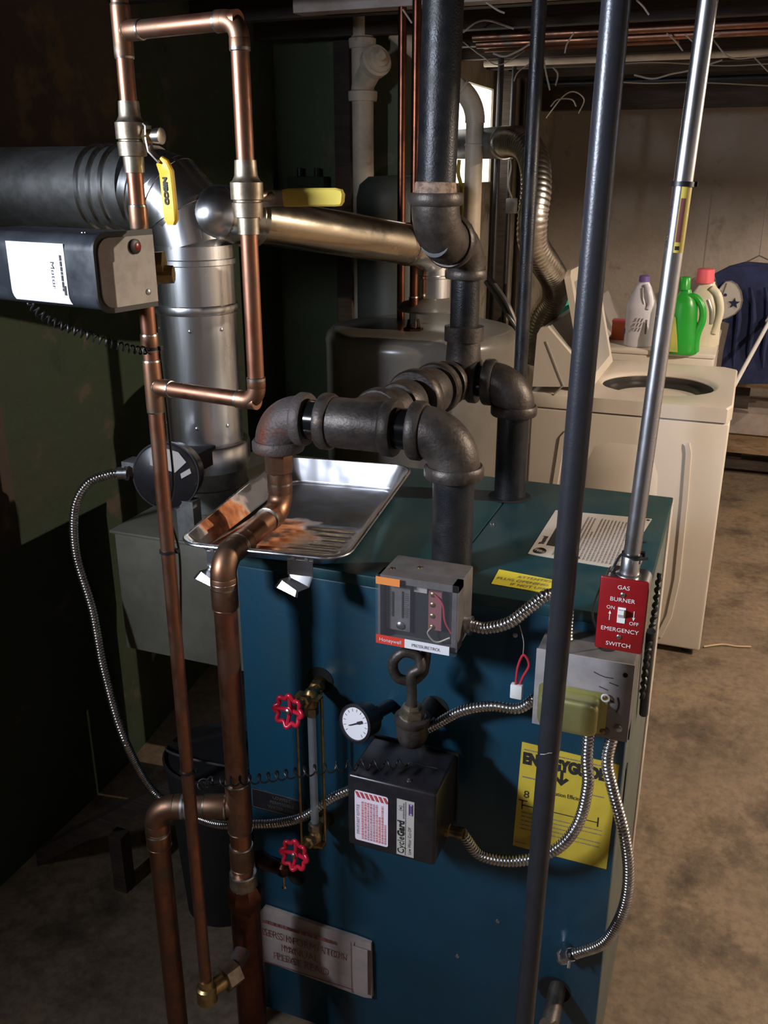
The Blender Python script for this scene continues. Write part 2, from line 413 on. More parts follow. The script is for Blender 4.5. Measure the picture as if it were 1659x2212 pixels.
def iron_tee(par, c, d, L, br, Lb, r, mat='cast_iron'):
    c, d, br = V(c), V(d).normalized(), V(br).normalized()
    o = build('tee', MB().cyl(c - d*L, c + d*L, r, n=28).cyl(c, c + br*Lb, r, n=28), mat, par)
    for p, q in ((c - d*L, -d), (c + d*L, d), (c + br*Lb, br)):
        build('rim', MB().lathe(p - q*r*.42, q, [(0, r*.98), (0, r*1.07), (r*.1, r*1.13), (r*.4, r*1.13), (r*.48, r*1.09), (r*.48, r*.85)], n=28), mat, o)
    return o
def pipe(par, p, q, r, mat, n=24, name='pipe'): return build(name, MB().cyl(p, q, r, n=n), mat, par)
def sleeve(par, p, d, r, L, mat='copper_dull', name='coupling'):
    """soldered copper socket: centre p, axis d"""
    p, d = V(p), V(d).normalized()
    o = build(name, MB().lathe(p - d*L/2, d, [(0, r*1.02), (0, r*1.1), (L*.08, r*1.14), (L*.92, r*1.14), (L, r*1.1), (L, r*1.02)], n=20), mat, par)
    build('solder_ring', MB().lathe(p - d*(L/2 + .0015), d, [(0, r*1.01), (0, r*1.1), (.0025, r*1.15), (.003, r*1.02)], n=20), 'solder', o)
    build('solder_ring', MB().lathe(p + d*(L/2 - .001), d, [(0, r*1.01), (0, r*1.15), (.0025, r*1.1), (.003, r*1.02)], n=20), 'solder', o)
    return o
def cu_elbow(par, c, a, b, r, R, mat='copper_dull'):
    a, b = V(a).normalized(), V(b).normalized(); c = V(c)
    o = build('elbow', MB().tube(elbow_pts(c, a, b, R, 12), r*1.1, n=20), mat, par)
    for d in (a, b):
        build('solder_ring', MB().lathe(c + d*(R + r*.85), d, [(0, r*1.05), (0, r*1.15), (.0035, r*1.15), (.0045, r*1.02)], n=20), 'solder', o)
        build('socket', MB().lathe(c + d*(R - .0005), d, [(0, r*1.09), (r*.1, r*1.13), (r*.9, r*1.14), (r*.9, r*1.0)], n=20), mat, o)
    return o
def flex(par, pts, r, name='conduit', mat='flex_metal', pitch=.0062, seg=10):
    p = resample(catmull(pts, 14), pitch/4); rr = [r*(1, .97, .82, .97)[i % 4] for i in range(len(p))]
    return build(name, MB().tube(p, rr, n=12), mat, par, smooth=70)
def zip_tie(p, d, r, label, tail=None, w=.0045):
    p, d = V(p), V(d).normalized(); u, v, _ = basis(d)
    t = thing('cable_tie', label, 'cable tie', p)
    build('band', MB().lathe(p - d*w/2, d, [(0, r*.99), (0, r + .002), (w, r + .002), (w, r*.99)], n=24, cap=False), 'black_rubber', t)
    s = V(tail) if tail is not None else RT
    build('lock', MB().box(p + s*(r + .003) , (.007, .007, .006)), 'black_rubber', t)
    return t
def screw(name, p, n, r, par, mat='emt', slot=True):
    p, n = V(p), V(n).normalized(); u, v, _ = basis(n)
    o = build(name, MB().lathe(p, n, [(0, r), (r*.3, r*.95), (r*.55, r*.5)], n=12), mat, par)
    return o

# ================================================================ THE SETTING
XL, XW, XR, YF, YS, YB, ZC = -1.7, -1.2, 2.6, -2.0, 3.31, 6.0, 2.3
ZF = -.16   # the old slab falls towards the boiler
fy = [(YF-.1, ZF), (1.9, ZF), (2.1, ZF+.01), (2.9, -.01), (3.1, 0), (YB+.1, 0)]
struct('floor', MB().rings([[V((XL-.2, y_, z_)) for y_, z_ in fy] + [V((XL-.2, YB+.1, -.3)), V((XL-.2, YF-.1, -.3))], [V((XR+.1, y_, z_)) for y_, z_ in fy] + [V((XR+.1, YB+.1, -.3)), V((XR+.1, YF-.1, -.3))]]), 'floor', smooth=20)
ceil = struct('ceiling', MB().b2((XL-.1, YF-.1, ZC), (XR+.1, YB+.1, ZC+.08)), 'wood_dark')
y = YF + .25
while y < YB:
    o = build('joist', MB().b2((XL, y, 2.1), (XR, y+.045, ZC)), 'wood_dark', ceil, smooth=0); y += .41
o = build('girder', MB().b2((-1.15, 5.3, 1.98), (XR, 5.42, 2.1)), 'wood_dark', ceil, smooth=0)
# left wall near part, with the window that lights the boiler from the left
wl = MB()
for a, b in (((XL-.2, YF, 0), (XL, YS, 1.8)), ((XL-.2, YF, 2.14), (XL, YS, ZC)), ((XL-.2, YF, 1.8), (XL, -.7, 2.14)), ((XL-.2, .0, 1.8), (XL, YS, 2.14))): wl.b2((a[0], a[1], a[2] if a[2] else ZF), b)
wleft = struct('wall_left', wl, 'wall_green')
build('bare_patch', MB().rings([[V((XL+d_, yy, zz)) for yy, zz in ((.9, 1.55), (1.5, 1.5), (1.9, 1.56), (2.1, 1.62), (2.3, 1.72), (2.36, 1.9), (2.5, 2.1), (2.45, 2.3), (.4, 2.3), (.4, 1.5))] for d_ in (0, .004)]), 'wall_brown', wleft, smooth=0)
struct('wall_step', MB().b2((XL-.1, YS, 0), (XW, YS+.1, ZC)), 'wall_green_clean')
WY0, WY1, WZ0, WZ1 = 3.62, 4.54, 1.62, 2.03
wf = MB()
for a, b in (((XW-.12, YS+.1, 0), (XW, YB, WZ0)), ((XW-.12, YS+.1, WZ1), (XW, YB, ZC)), ((XW-.12, YS+.1, WZ0), (XW, WY0, WZ1)), ((XW-.12, WY1, WZ0), (XW, YB, WZ1))): wf.b2(a, b)
struct('wall_window', wf, 'wall_stone')
wb = struct('wall_back', MB().b2((XW-.3, YB, 0), (XR+.1, YB+.1, ZC)), 'wall_back')
struct('wall_right', MB().b2((XR, YF, ZF), (XR+.1, YB, ZC)), 'wall_back')
struct('wall_front', MB().b2((XL-.1, YF-.1, ZF), (XR+.1, YF, ZC)), 'wall_brown')
w1 = struct('window_1', MB().b2((XW-.06, WY0, WZ0), (XW-.03, WY0+.03, WZ1)).b2((XW-.06, WY1-.02, WZ0), (XW-.03, WY1, WZ1)).b2((XW-.06, WY0, WZ0), (XW-.03, WY1, WZ0+.02)).b2((XW-.06, WY0, WZ1-.02), (XW-.03, WY1, WZ1)), 'wood_pale')
build('pane', MB().b2((XW-.014, WY0+.01, WZ0+.008), (XW-.008, WY1-.005, WZ1-.005)), 'window_light', w1, smooth=0, label='frosted pane glowing with daylight')
build('sill', MB().b2((XW-.03, WY0, WZ0-.0), (XW+.01, WY1, WZ0+.008)), 'stone_pale', w1, smooth=0)
w2 = struct('window_2', MB().b2((XL-.2, -.7, 1.8), (XL-.17, -.67, 2.14)).b2((XL-.2, -.03, 1.8), (XL-.17, 0, 2.14)).b2((XL-.2, -.7, 1.8), (XL-.17, 0, 1.82)).b2((XL-.2, -.7, 2.12), (XL-.17, 0, 2.14)), 'wood_pale')

# ================================================================ BOILER
BX0, BX1, BY0, BY1, BZ = -.832, -.094, 1.39, 2.02, 1.0
boiler = thing('boiler', 'teal blue sheet-metal steam boiler standing on the concrete floor', 'boiler', (-.463, 1.7, ZF))
fp = MB().rbox((BX0, BY0, ZF+.03), (BX1, BY0+.02, BZ-.022), .004)
build('front_panel', fp, 'teal', boiler)
build('top_panel', MB().rbox((BX0, BY0-.003, BZ-.022), (-.4345, BY1, BZ), .003), 'teal_dusty', boiler)
build('top_panel', MB().rbox((-.4325, BY0-.003, BZ-.022), (BX1+.003, BY1, BZ), .003), 'teal_dusty', boiler)
side = build('side_panel', MB().rbox((BX1-.012, BY0+.02, ZF+.03), (BX1, BY1-.05, BZ-.022), .003), 'jacket_side', boiler)
build('side_panel', MB().rbox((BX0, BY0+.02, ZF+.03), (BX0+.012, BY1, BZ-.022), .003), 'teal', boiler)
build('rear_panel', MB().rbox((BX0, BY1-.05, ZF+.03), (BX1+.004, BY1+.02, BZ-.01), .003), 'jacket_pale', boiler)
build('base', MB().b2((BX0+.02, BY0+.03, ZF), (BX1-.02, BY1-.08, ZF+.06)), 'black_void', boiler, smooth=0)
build('side_cord', MB().tube(helix([(BX1+.012, 1.62, .985), (BX1+.012, 1.59, .91), (BX1+.012, 1.52, .86), (BX1+.012, 1.50, .79)], .0022, .014), .0042, n=7), 'black_rubber', boiler, label='black twisted cord hanging on the boiler side')
build('side_bar', MB().cyl((BX1+.012, 1.552, .9), (BX1+.012, 1.615, .69), .0085, n=12), 'black_feeder', boiler)
for k in range(3): build('slot', MB().box((BX1+.001, 1.44, .86 - k*.05), (.002, .012, .035)), 'dark_hole', side, smooth=0)
build('slot', MB().box((BX1+.001, 1.47, .62), (.002, .02, .09)), 'dark_hole', side, smooth=0)
def hole(p, n, r, name='opening'):
    p, n = V(p), V(n)
    o = build(name, MB().lathe(p, n, [(0, r), (.0012, r), (.0014, r*.96), (.0008, r*.9)], n=28, cap=True), 'dark_hole', boiler)
for px, py, r in ((692, 1468, .027), (702, 1765, .021), (940, 1530, .026), (570, 1860, .027), (640, 1895, .02), (1197, 2138, .032)):
    hole(W(px, py, Y=BY0), (0, -1, 0), r)
hole((-.434, 1.47, BZ), (0, 0, 1), .05); hole((-.43, 1.896, BZ), (0, 0, 1), .047)
hole(W(1392, 1172, Z=BZ), (0, 0, 1), .004)
for px, py in ((1075, 1990), (988, 2066), (1113, 1372)): screw('screw', W(px, py, Y=BY0), (0, -1, 0), .0045, boiler)
for px, py in ((1062, 1131), (1400, 1125)): screw('screw', W(px, py, Z=BZ), (0, 0, 1), .0045, boiler)

# labels stuck on the boiler
def sheet(name, label, cat, pts, n, mat, th=.0012, curl=None):
    pts = [V(p) for p in pts]; n = V(n); o = thing(name, label, cat, sum(pts, V((0, 0, 0)))/len(pts))
    build('sheet', MB().rings([[p for p in pts], [p + n*th for p in pts]]), mat, o, smooth=0); return o
# energy guide
eg = [W(1128, 1602, Y=BY0), W(1108, 1825, Y=BY0), W(1310, 1877, Y=BY0), W(1338, 1652, Y=BY0)]
g = sheet('energy_label', 'yellow energy label sheet stuck on the lower right of the teal boiler front', 'label', eg, (0, -1, 0), 'guide_yellow')
ox, oz = eg[1].x, eg[1].z; gw, gh = eg[2].x - eg[1].x, eg[0].z - eg[1].z; gy = BY0 - .0014
text('ENERGYGUIDE', .031, (ox+.009, gy, oz+gh-.042), X_, Z_, 'ink', g, sx=.70, bold=.0022)
build('arrow', MB().b2((ox+.077, gy-.0003, oz+gh-.064), (ox+.082, gy-.0007, oz+gh-.04))
      .rings([[V((ox+.0795+x, gy-.0003-t, oz+gh-.064+z)) for x, z in ((-.013, .006), (-.008, .009), (0, 0), (.008, .009), (.013, .006), (0, -.009))] for t in (0, .0004)]), 'ink', g, smooth=0)
text('8', .022, (ox+.014, gy, oz+gh-.115), X_, Z_, 'ink', g)
text('Utilization Efficiency', .0125, (ox+.052, gy, oz+gh-.096), X_, Z_, 'ink', g, sx=.72)
prints((ox+.01, gy, oz+gh-.017), X_, Z_, gw*.88, .008, 1, g, 'ink_gray', .3, seed=3)
prints((ox+.01, gy, oz+gh-.075), X_, Z_, .028, .009, 1, g, 'ink_gray', .3, seed=4, wmin=.2, wmax=.4)
prints((ox+.115, gy, oz+gh-.09), X_, Z_, .04, .018, 2, g, 'ink_gray', .25, seed=5, wmin=.1, wmax=.3)
build('scale_line', MB().b2((ox+.012, gy, oz+.094), (ox+.15, gy-.0006, oz+.0955)).b2((ox+.012, gy, oz+.086), (ox+.014, gy-.0006, oz+.106)).b2((ox+.148, gy, oz+.086), (ox+.150, gy-.0006, oz+.106)).b2((ox+.006, gy, oz+.104), (ox+.022, gy-.0006, oz+.106)), 'ink', g, smooth=0)
prints((ox+.012, gy, oz+.04), X_, Z_, .145, .045, 5, g, 'ink_gray', .22, seed=6)
prints((ox+.004, gy, oz+.008), X_, Z_, .02, .006, 1, g, 'ink_gray', .3, seed=7)
# paper with the ratings on the top panel
pc = [W(x, y_, Z=BZ) for x, y_ in ((1200, 1103), (1140, 1197), (1340, 1230), (1408, 1122))]
pp = sheet('rating_label', 'white ratings sheet lying flat on the boiler top, covered in fine print', 'label', pc, (0, 0, 1), 'pale_label')
a = V((pc[1].x, pc[1].y, BZ+.0014)); pw, ph = (pc[2]-pc[1]).length, (pc[0]-pc[1]).length
PX = (pc[2]-pc[1]).normalized(); PY = (pc[0]-pc[1]).normalized()
prints(a + PX*pw*.98 + PY*.012, PY, -PX, ph*.9, pw*.74, 18, pp, 'ink_gray', .35, seed=8, wmin=.01, wmax=.05)
build('print_block', MB().b2(a + PX*.024 + PY*.055, a + PX*.042 + PY*.2 + Z_*.0005), 'ink', pp, smooth=0)
text('Thermal', .013, a + PX*.018 + PY*.055, PY, -PX, 'ink', pp, bold=.0006)
build('seal', MB().tube([a + PX*(.019+.011*math.cos(t)) + PY*(.022+.013*math.sin(t)) + Z_*.0006 for t in [2*PI*k/24 for k in range(24)]], .0009, n=5, closed=True)
      .tube([a + PX*(.019+.007*math.cos(t)) + PY*(.022+.008*math.sin(t)) + Z_*.0006 for t in [2*PI*k/20 for k in range(20)]], .0007, n=5, closed=True), 'ink', pp)
text('G', .011, a + PX*.0155 + PY*.018, X_, Y_, 'ink', pp)
text('B', .013, a + PX*.088 + PY*.013, X_, Y_, 'ink', pp, bold=.0006)
# yellow sticker
yc = [W(x, y_, Z=BZ) for x, y_ in ((1078, 1231), (1061, 1262), (1200, 1286), (1212, 1257))]
ys = sheet('warning_sticker', 'small bright yellow sticker on the front edge of the boiler top', 'sticker', yc, (0, 0, 1), 'yellow_label')
text('ATTENTION', .014, (yc[1].x+.036, yc[1].y+.04, BZ+.0014), X_, Y_, 'ink_gray', ys, sx=.9)
text('PLUG OPENING', .0135, (yc[1].x+.004, yc[1].y+.023, BZ+.0014), X_, Y_, 'ink_gray', ys, sx=.95)
text('IF NOT USED', .0135, (yc[1].x+.032, yc[1].y+.006, BZ+.0014), X_, Y_, 'ink_gray', ys, sx=.9)
# nameplate
nc = [W(547, 1700, Y=BY0), W(545, 1742, Y=BY0), W(660, 1776, Y=BY0), W(662, 1737, Y=BY0)]
np_ = sheet('nameplate', 'small black metal plate screwed left of the gauge glass', 'nameplate', nc, (0, -1, 0), 'black_box', .0015)
x0, x1, z0, z1 = nc[1].x, nc[2].x, nc[1].z, nc[0].z; yy = BY0 - .0018
build('border', MB().b2((x0+.002, yy, z0+.002), (x1-.002, yy-.0004, z0+.0032)).b2((x0+.002, yy, z1-.0032), (x1-.002, yy-.0004, z1-.002)).b2((x0+.002, yy, z0+.002), (x0+.0032, yy-.0004, z1-.002)).b2((x1-.0032, yy, z0+.002), (x1-.002, yy-.0004, z1-.002)), 'steel_gray', np_, smooth=0)
for i, s_ in enumerate(('LOWEST', 'PERMISSIBLE', 'WATER LEVEL')): text(s_, .0105, ((x0+x1)/2+.01, yy, z1-.015-i*.0125), X_, Z_, 'steel_gray', np_, align='CENTER')
# information manual envelope
mc = [W(x, y_, Y=BY0-.012) for x, y_ in ((535, 1998), (533, 2065), (788, 2152), (803, 2157), (800, 2040), (770, 2028), (715, 2010), (570, 1960))]
mn = thing('manual_envelope', "creased cream paper manual envelope with red print hung low on the boiler front", 'envelope', mc[1])
build('envelope', MB().rings([[p + V((0, .004*math.sin(i*2.1), 0)) for i, p in enumerate(mc)], [p + V((0, .01, 0)) for p in mc]]), 'manual_paper', mn, smooth=0)
mx, mz = mc[1].x, mc[1].z; my = BY0 - .0175
build('flap', MB().b2((mx+.262, my+.001, mz+.01), (mx+.296, my-.002, mz+.13)), 'manual_paper', mn, smooth=0)
build('border', MB().b2((mx+.012, my, mz+.012), (mx+.0135, my-.0008, mz+.112)).b2((mx+.258, my, mz+.0), (mx+.2595, my-.0008, mz+.14)).b2((mx+.012, my, mz+.008), (mx+.259, my-.0008, mz+.0095)), 'ink_maroon', mn, smooth=0)
text("USER'S INFORMATION", .0275, (mx+.137, my-.001, mz+.085), X_, Z_, 'ink_maroon', mn, align='CENTER', sx=.78)
text('MANUAL', .0275, (mx+.137, my-.001, mz+.056), X_, Z_, 'ink_maroon', mn, align='CENTER', sx=.8)
text('PLEASE READ', .0275, (mx+.137, my-.001, mz+.027), X_, Z_, 'ink_maroon', mn, align='CENTER', sx=.8)
prints((mx+.05, my-.001, mz+.115), X_, Z_, .17, .018, 1, mn, 'ink_maroon', .5, seed=12, wmin=.04, wmax=.1)

# ---------------------------------------------------------------- burner vent box beside the boiler + flue
vb = thing('vent_box', 'grey-beige sheet metal draft box at the left side of the boiler', 'vent box', (-1.03, 1.73, .62))
build('body', MB().rbox((-1.205, 1.515, .665), (BX0-.006, 2.15, .945), .004), 'beige_metal', vb)  # back extended past the boiler to help block lamplight
build('lid', MB().rbox((-1.212, 1.508, .945), (BX0-.004, 2.155, .952), .002), 'beige_metal', vb)
build('pier', MB().b2((-1.2, 2.04, ZF), (BX0-.02, 2.14, .665)), 'beige_metal', vb, smooth=0)  # added block under the box, stops lamplight reaching the left floor
FX, FY, FR = -1.105, 1.745, .086
fl = thing('flue_pipe', 'shiny galvanized flue pipe with elbow rising behind the copper pipes to the wall', 'flue pipe', (FX, FY, .953))
build('damper_collar', MB().lathe((FX, FY, .953), Z_, [(0, .092), (.05, .092), (.052, .089), (.095, .089)], n=40), 'galv_dull', fl, label='dull grey damper section')
build('collar_band', MB().lathe((FX, FY, 1.045), Z_, [(0, .089), (0, .098), (.012, .1), (.055, .1), (.06, .096), (.06, .088)], n=40), 'galv', fl)
build('pipe', MB().lathe((FX, FY, 1.1), Z_, [(0, FR), (.29, FR), (.292, FR+.003), (.30, FR+.005), (.308, FR+.003), (.31, FR), (.39, FR), (.392, FR+.004), (.402, FR+.004), (.404, FR), (.43, FR)], n=48), 'galv', fl)
k = 5
gz = 1.54
# adjustable elbow in gores, turning towards the left wall
c0 = V((FX, FY, gz)); R_ = .1; gores = []
for i in range(4):
    t = PI/2*i/3; gores.append(V((FX - R_*(1 - math.cos(t)), FY, gz + R_*math.sin(t))))
for i in range(3):
    a_, b_ = gores[i], gores[i+1]; d = (b_ - a_).normalized()
    build('elbow_gore', MB().cyl(a_ - d*.015, b_ + d*.015, FR + .001*(i % 2), n=48), 'galv', fl)
    build('seam', MB().lathe(b_ - d*.006, (b_ - a_).normalized() if i == 2 else ((gores[min(i+2, 3)] - a_).normalized()), [(0, FR), (0, FR+.004), (.01, FR+.004), (.01, FR)], n=48, cap=False), 'galv', fl)
e_ = gores[3]
build('pipe', MB().cyl(e_ - X_*.02, V((XL-.02, FY, e_.z)), FR-.001, n=40), 'galv_dull', fl)
for dx in (.0, .03, .06): build('seam', MB().lathe(e_ - X_*(.05 + dx), -X_, [(0, FR-.001), (.002, FR+.004), (.01, FR+.004), (.012, FR-.001)], n=40, cap=False), 'galv', fl)
build('wall_thimble', MB().lathe((XL+.001, FY, e_.z), X_, [(0, .12), (.008, .12), (.01, .088)], n=32), 'galv_dull', fl)
for ang in (-2.3, -1.2, -.4):
    for zz in (1.36, 1.15): screw('screw', (FX + FR*math.cos(ang), FY + FR*math.sin(ang), zz), (math.cos(ang), math.sin(ang), 0), .004, fl)
# damper motor on the front of the collar, facing the camera
mp = W(357, 1028, d=1.79); md = (V((0, 0, 0)) - V((mp.x, mp.y, 0))).normalized(); md = (md*.97 + V((-.35, 0, .12))).normalized()
mo = thing('damper_motor', 'round black vent damper motor with paper label, left of the flue base', 'motor', mp)
build('housing', MB().lathe(mp - md*.06, md, [(0, .063), (.05, .066), (.058, .068), (.061, .064), (.062, .0)], n=40), 'black_box', mo)
build('rim', MB().lathe(mp - md*.062, md, [(.05, .0665), (.05, .0705), (.06, .0705), (.06, .0665)], n=40, cap=False), 'black_rubber', mo)
uu = md.cross(Z_).normalized()*-1; vv = uu.cross(md).normalized()*-1
if vv.z < 0: vv = -vv
if uu.dot(RT) < 0: uu = -uu
build('paper_label', MB().prism([(-.03, .022), (.022, .008), (.046, .03), (.03, .05), (.0, .058), (-.03, .05)], mp + md*.0025, uu, vv, md*.001), 'pale_label', mo, smooth=0)
build('paper_label', MB().prism([(.035, -.004), (.056, .008), (.053, .018), (.033, .006)], mp + md*.0025, uu, vv, md*.001), 'pale_label', mo, smooth=0)
build('junction_neck', MB().box(mp - uu*.075 - md*.03 + V((0, 0, .012)), (.035, .04, .03)), 'galv_dull', mo)
build('mount', MB().box((mp + V((FX, FY, mp.z)))/2 + V((.01, .02, 0)), (.06, .07, .04)), 'black_void', mo, smooth=0)
build('foot_bracket', MB().b2((mp.x+.02, mp.y-.0, .953), (mp.x+.06, mp.y+.03, mp.z-.05)), 'galv_dull', mo, smooth=0)

# heater vent pipe: from the flue elbow down to the water heater
hx, hy = -.815, 2.5
p_hi = V((FX+.06, FY+.02, 1.60)); p_lo = V((hx, hy-.06, 1.475))
q_hi = W(478, 462, d=2.0); q_lo = W(880, 528, d=2.42)
hv = thing('vent_pipe', 'sloping shiny vent pipe running from the water heater to the main flue', 'flue pipe', q_lo)
d_ = (q_lo - q_hi).normalized()
build('pipe', MB().cyl(q_hi, q_lo + d_*.02, .0505, n=40), 'vent_metal', hv)
build('takeoff', MB().tube(catmull([V((-1.12, 1.745, 1.53)), V((-1.07, 1.745, 1.575)), q_hi + V((-.004, -.004, 0)), q_hi + d_*.03], 6), .0565, n=36), 'galv', hv)
build('collar', MB().lathe(q_hi - d_*.01, d_, [(0, .056), (.06, .056), (.064, .06), (.07, .056), (.08, .06), (.086, .056), (.095, .06), (.1, .051)], n=36), 'vent_metal', hv)
build('crimp', MB().lathe(q_lo - d_*.006, d_, [(0, .0505), (.002, .053), (.012, .053), (.014, .0505)], n=36, cap=False), 'vent_metal', hv)
el = V((W(935, 600, Y=hy).x, hy, 1.475))
build('elbow', MB().tube(catmull([q_lo, q_lo + d_*.045, el + V((0, 0, -.02)), el + V((0, 0, -.06))], 6), .05, n=32), 'galv', hv)
hz = 1.262
build('pipe', MB().lathe((el.x, el.y, hz+.075), Z_, [(0, .05), (.06, .05), (.062, .053), (.068, .053), (.07, .05), (.1, .05)], n=36), 'galv', hv)

# ---------------------------------------------------------------- water heater
HX, HY, HR = -.845, 2.5, .272
wh = thing('water_heater', 'dark grey-brown cylindrical gas water heater behind the boiler', 'water heater', (HX, HY, 0))
build('jacket', MB().lathe((HX, HY, .03), Z_, [(0, HR-.01), (.03, HR), (1.18, HR), (1.2, HR+.002), (1.215, HR-.002), (1.228, HR-.014), (1.232, HR-.03), (1.232, .0)], n=72), 'heater_jacket', wh)
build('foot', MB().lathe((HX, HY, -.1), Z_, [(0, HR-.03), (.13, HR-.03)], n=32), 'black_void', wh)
build('draft_hood', MB().lathe((el.x, el.y, hz+.048), Z_, [(0, .098), (.006, .1), (.02, .085), (.03, .055), (.036, .05)], n=36), 'heater_jacket', wh)
for t in (.5, 2.6, 4.4): build('hood_leg', MB().box((el.x + .085*math.cos(t), el.y + .085*math.sin(t), hz+.024), (.016, .016, .052)), 'galv_dull', wh)
cp = W(893, 713, Z=hz)
build('pipe_nut', MB().lathe(cp, Z_, [(0, .028), (.006, .028), (.01, .02), (.03, .016)], n=6), 'copper_old', wh)
ct = W(905, 0, d=math.hypot(cp.x, cp.y)*.999)
t = thing('heater_copper_pipe', 'thin dark copper pipe rising from the top of the water heater', 'pipe', cp)
pipe(t, cp + V((0, 0, .02)), V((cp.x, cp.y, 2.12)), .0115, 'copper_old')
sleeve(t, cp + V((0, 0, .07)), Z_, .0115, .04, 'copper_old')
cp2 = V((HX-.1, HY+.1, hz))
t = thing('heater_supply_pipe', 'second copper supply pipe behind the vent pipe on the water heater', 'pipe', cp2)
pipe(t, cp2, V((cp2.x, cp2.y, 2.12)), .0115, 'copper_old')

# ================================================================ STEAM HEADER
HZ = 1.252
sh = thing('steam_header', 'heavy black iron steam header of tees and elbows over the boiler', 'pipes', (-.5, 1.7, BZ))
rp, rf = .0365, .0455
TF = V((-.612, 1.47, HZ)); EL = V((-.775, 1.47, HZ)); ER = V((-.434, 1.47, HZ)); TB = V((-.562, 1.9, HZ)); EB = V((-.43, 1.896, HZ))
hd = (TB - TF).normalized()
pipe(sh, (ER.x, ER.y, .93), (ER.x, ER.y, HZ-.04), rp, 'black_pipe', n=32)
pipe(sh, (EB.x, EB.y, .93), (EB.x, EB.y, HZ-.04), rp-.002, 'black_pipe', n=32)
iron_elbow(sh, ER, -X_, -Z_, rf, .06)
pipe(sh, TF, ER - X_*.05, rp, 'thread_gloss', n=32, name='nipple')
iron_tee(sh, TF, X_, .069, hd, .085, rf)
pipe(sh, EL + X_*.03, TF, rp, 'thread_gloss', n=32, name='nipple')
iron_elbow(sh, EL, X_, -Z_, rf*.93, .048, 'rusty_iron')
pipe(sh, TF, TB, rp+.002, 'cast_iron', n=32, name='nipple')
for s0, L_, k_ in ((.15, .05, 1.02), (.215, .03, 1.28), (.25, .06, 1.1), (.318, .025, 1.2)):
    build('union', MB().lathe(TF + hd*s0, hd, [(0, rp), (0, rf*k_*.94), (L_*.15, rf*k_), (L_*.85, rf*k_), (L_, rf*k_*.94), (L_, rp)], n=32), 'cast_iron', sh)
iron_tee(sh, TB, hd, .06, X_, .048, rf*.95)
pipe(sh, TB, EB - X_*.03, rp-.003, 'thread_gloss', n=32, name='nipple')
iron_elbow(sh, EB, -X_, -Z_, rf*.95, .05)
U1 = V((-.547, 1.9, 1.54)); U2 = V((-.563, 1.735, 1.55)); ud = (U2 - U1).normalized()
build('tee_top', MB().lathe((U1.x, U1.y, HZ), Z_, [(0, rf*.9), (.07, rf*.8), (.085, rf*.78), (.085, rf*.92), (.115, rf*.92), (.118, rp*.8)], n=32), 'cast_iron', sh)
pipe(sh, (U1.x, U1.y, HZ), (U1.x, U1.y, U1.z-.03), .0305, 'black_pipe', n=32)
iron_elbow(sh, U1, ud, -Z_, .038, .06)
build('hex_nut', MB().lathe(U1 + ud*.062, ud, [(0, .03), (0, .047), (.022, .047), (.022, .03)], n=8), 'cast_iron', sh)
pipe(sh, U1 + ud*.03, U2, .03, 'thread_gloss', name='nipple')
iron_elbow(sh, U2, -ud, Z_, .0455, .07)
build('pipe_dope', MB().lathe((U2.x, U2.y, U2.z+.085), Z_, [(0, .037), (0, .04), (.02, .0385), (.022, .0365)], n=32), 'dope', sh)
pipe(sh, (U2.x, U2.y, U2.z+.05), (U2.x+.012, U2.y, 2.14), rp, 'black_pipe', n=36)

# ================================================================ COPPER RETURN
cr = thing('return_pipe', 'thick copper return pipe dropping in front of the boiler with soldered elbows', 'pipe', (-.775, 1.25, 0))
rc = .0207
C1 = V((EL.x, EL.y, 1.068)); C2 = V((-.775, 1.25, 1.058)); 
build('adapter', MB().lathe((EL.x, EL.y, HZ-.055), -Z_, [(0, .036), (.012, .032), (.016, .028), (.05, .027), (.055, .022)], n=8), 'copper_dull', cr)
pipe(cr, (EL.x, EL.y, HZ-.05), C1 + Z_*.03, rc, 'copper')
sleeve(cr, (EL.x, EL.y, 1.142), Z_, rc, .04)
cu_elbow(cr, C1, Z_, -Y_, rc, .036)
pipe(cr, C1 - Y_*.03, C2 + Y_*.03, rc, 'copper_dull')
sleeve(cr, C2 + Y_*.065, Y_, rc, .03)
cu_elbow(cr, C2, Y_, -Z_, rc, .036)
zt = .545
C3 = V((C2.x, C2.y, zt))
pipe(cr, C2 - Z_*.03, V((C2.x, C2.y, .33)), rc, 'copper')
sleeve(cr, C2 - Z_*.07, Z_, rc, .05)
sleeve(cr, C3 + Z_*.0, Z_, rc, .11)
sleeve(cr, V((C2.x, C2.y, .43)), Z_, rc, .05)
sleeve(cr, V((C2.x, C2.y, .365)), Z_, rc*1.15, .05, 'bronze')
build('union_nut', MB().lathe((C2.x, C2.y, .3), Z_, [(0, .03), (.03, .036), (.045, .036), (.06, .028)], n=8), 'copper_old', cr)
pipe(cr, (C2.x, C2.y, ZF), (C2.x, C2.y, .31), .03, 'copper_old')
bdir = -RT
C4 = C3 + bdir*.158
pipe(cr, C3, C4 - bdir*.03, rc, 'copper_dull'); sleeve(cr, C3 + bdir*.045, bdir, rc, .04)
sleeve(cr, C3 + bdir*.1, bdir, rc, .02, 'galv_dull')
cu_elbow(cr, C4, -bdir, -Z_, rc, .036)
pipe(cr, C4 - Z_*.03, V((C4.x, C4.y, ZF)), rc, 'copper'); sleeve(cr, C4 - Z_*.075, Z_, rc, .03); 
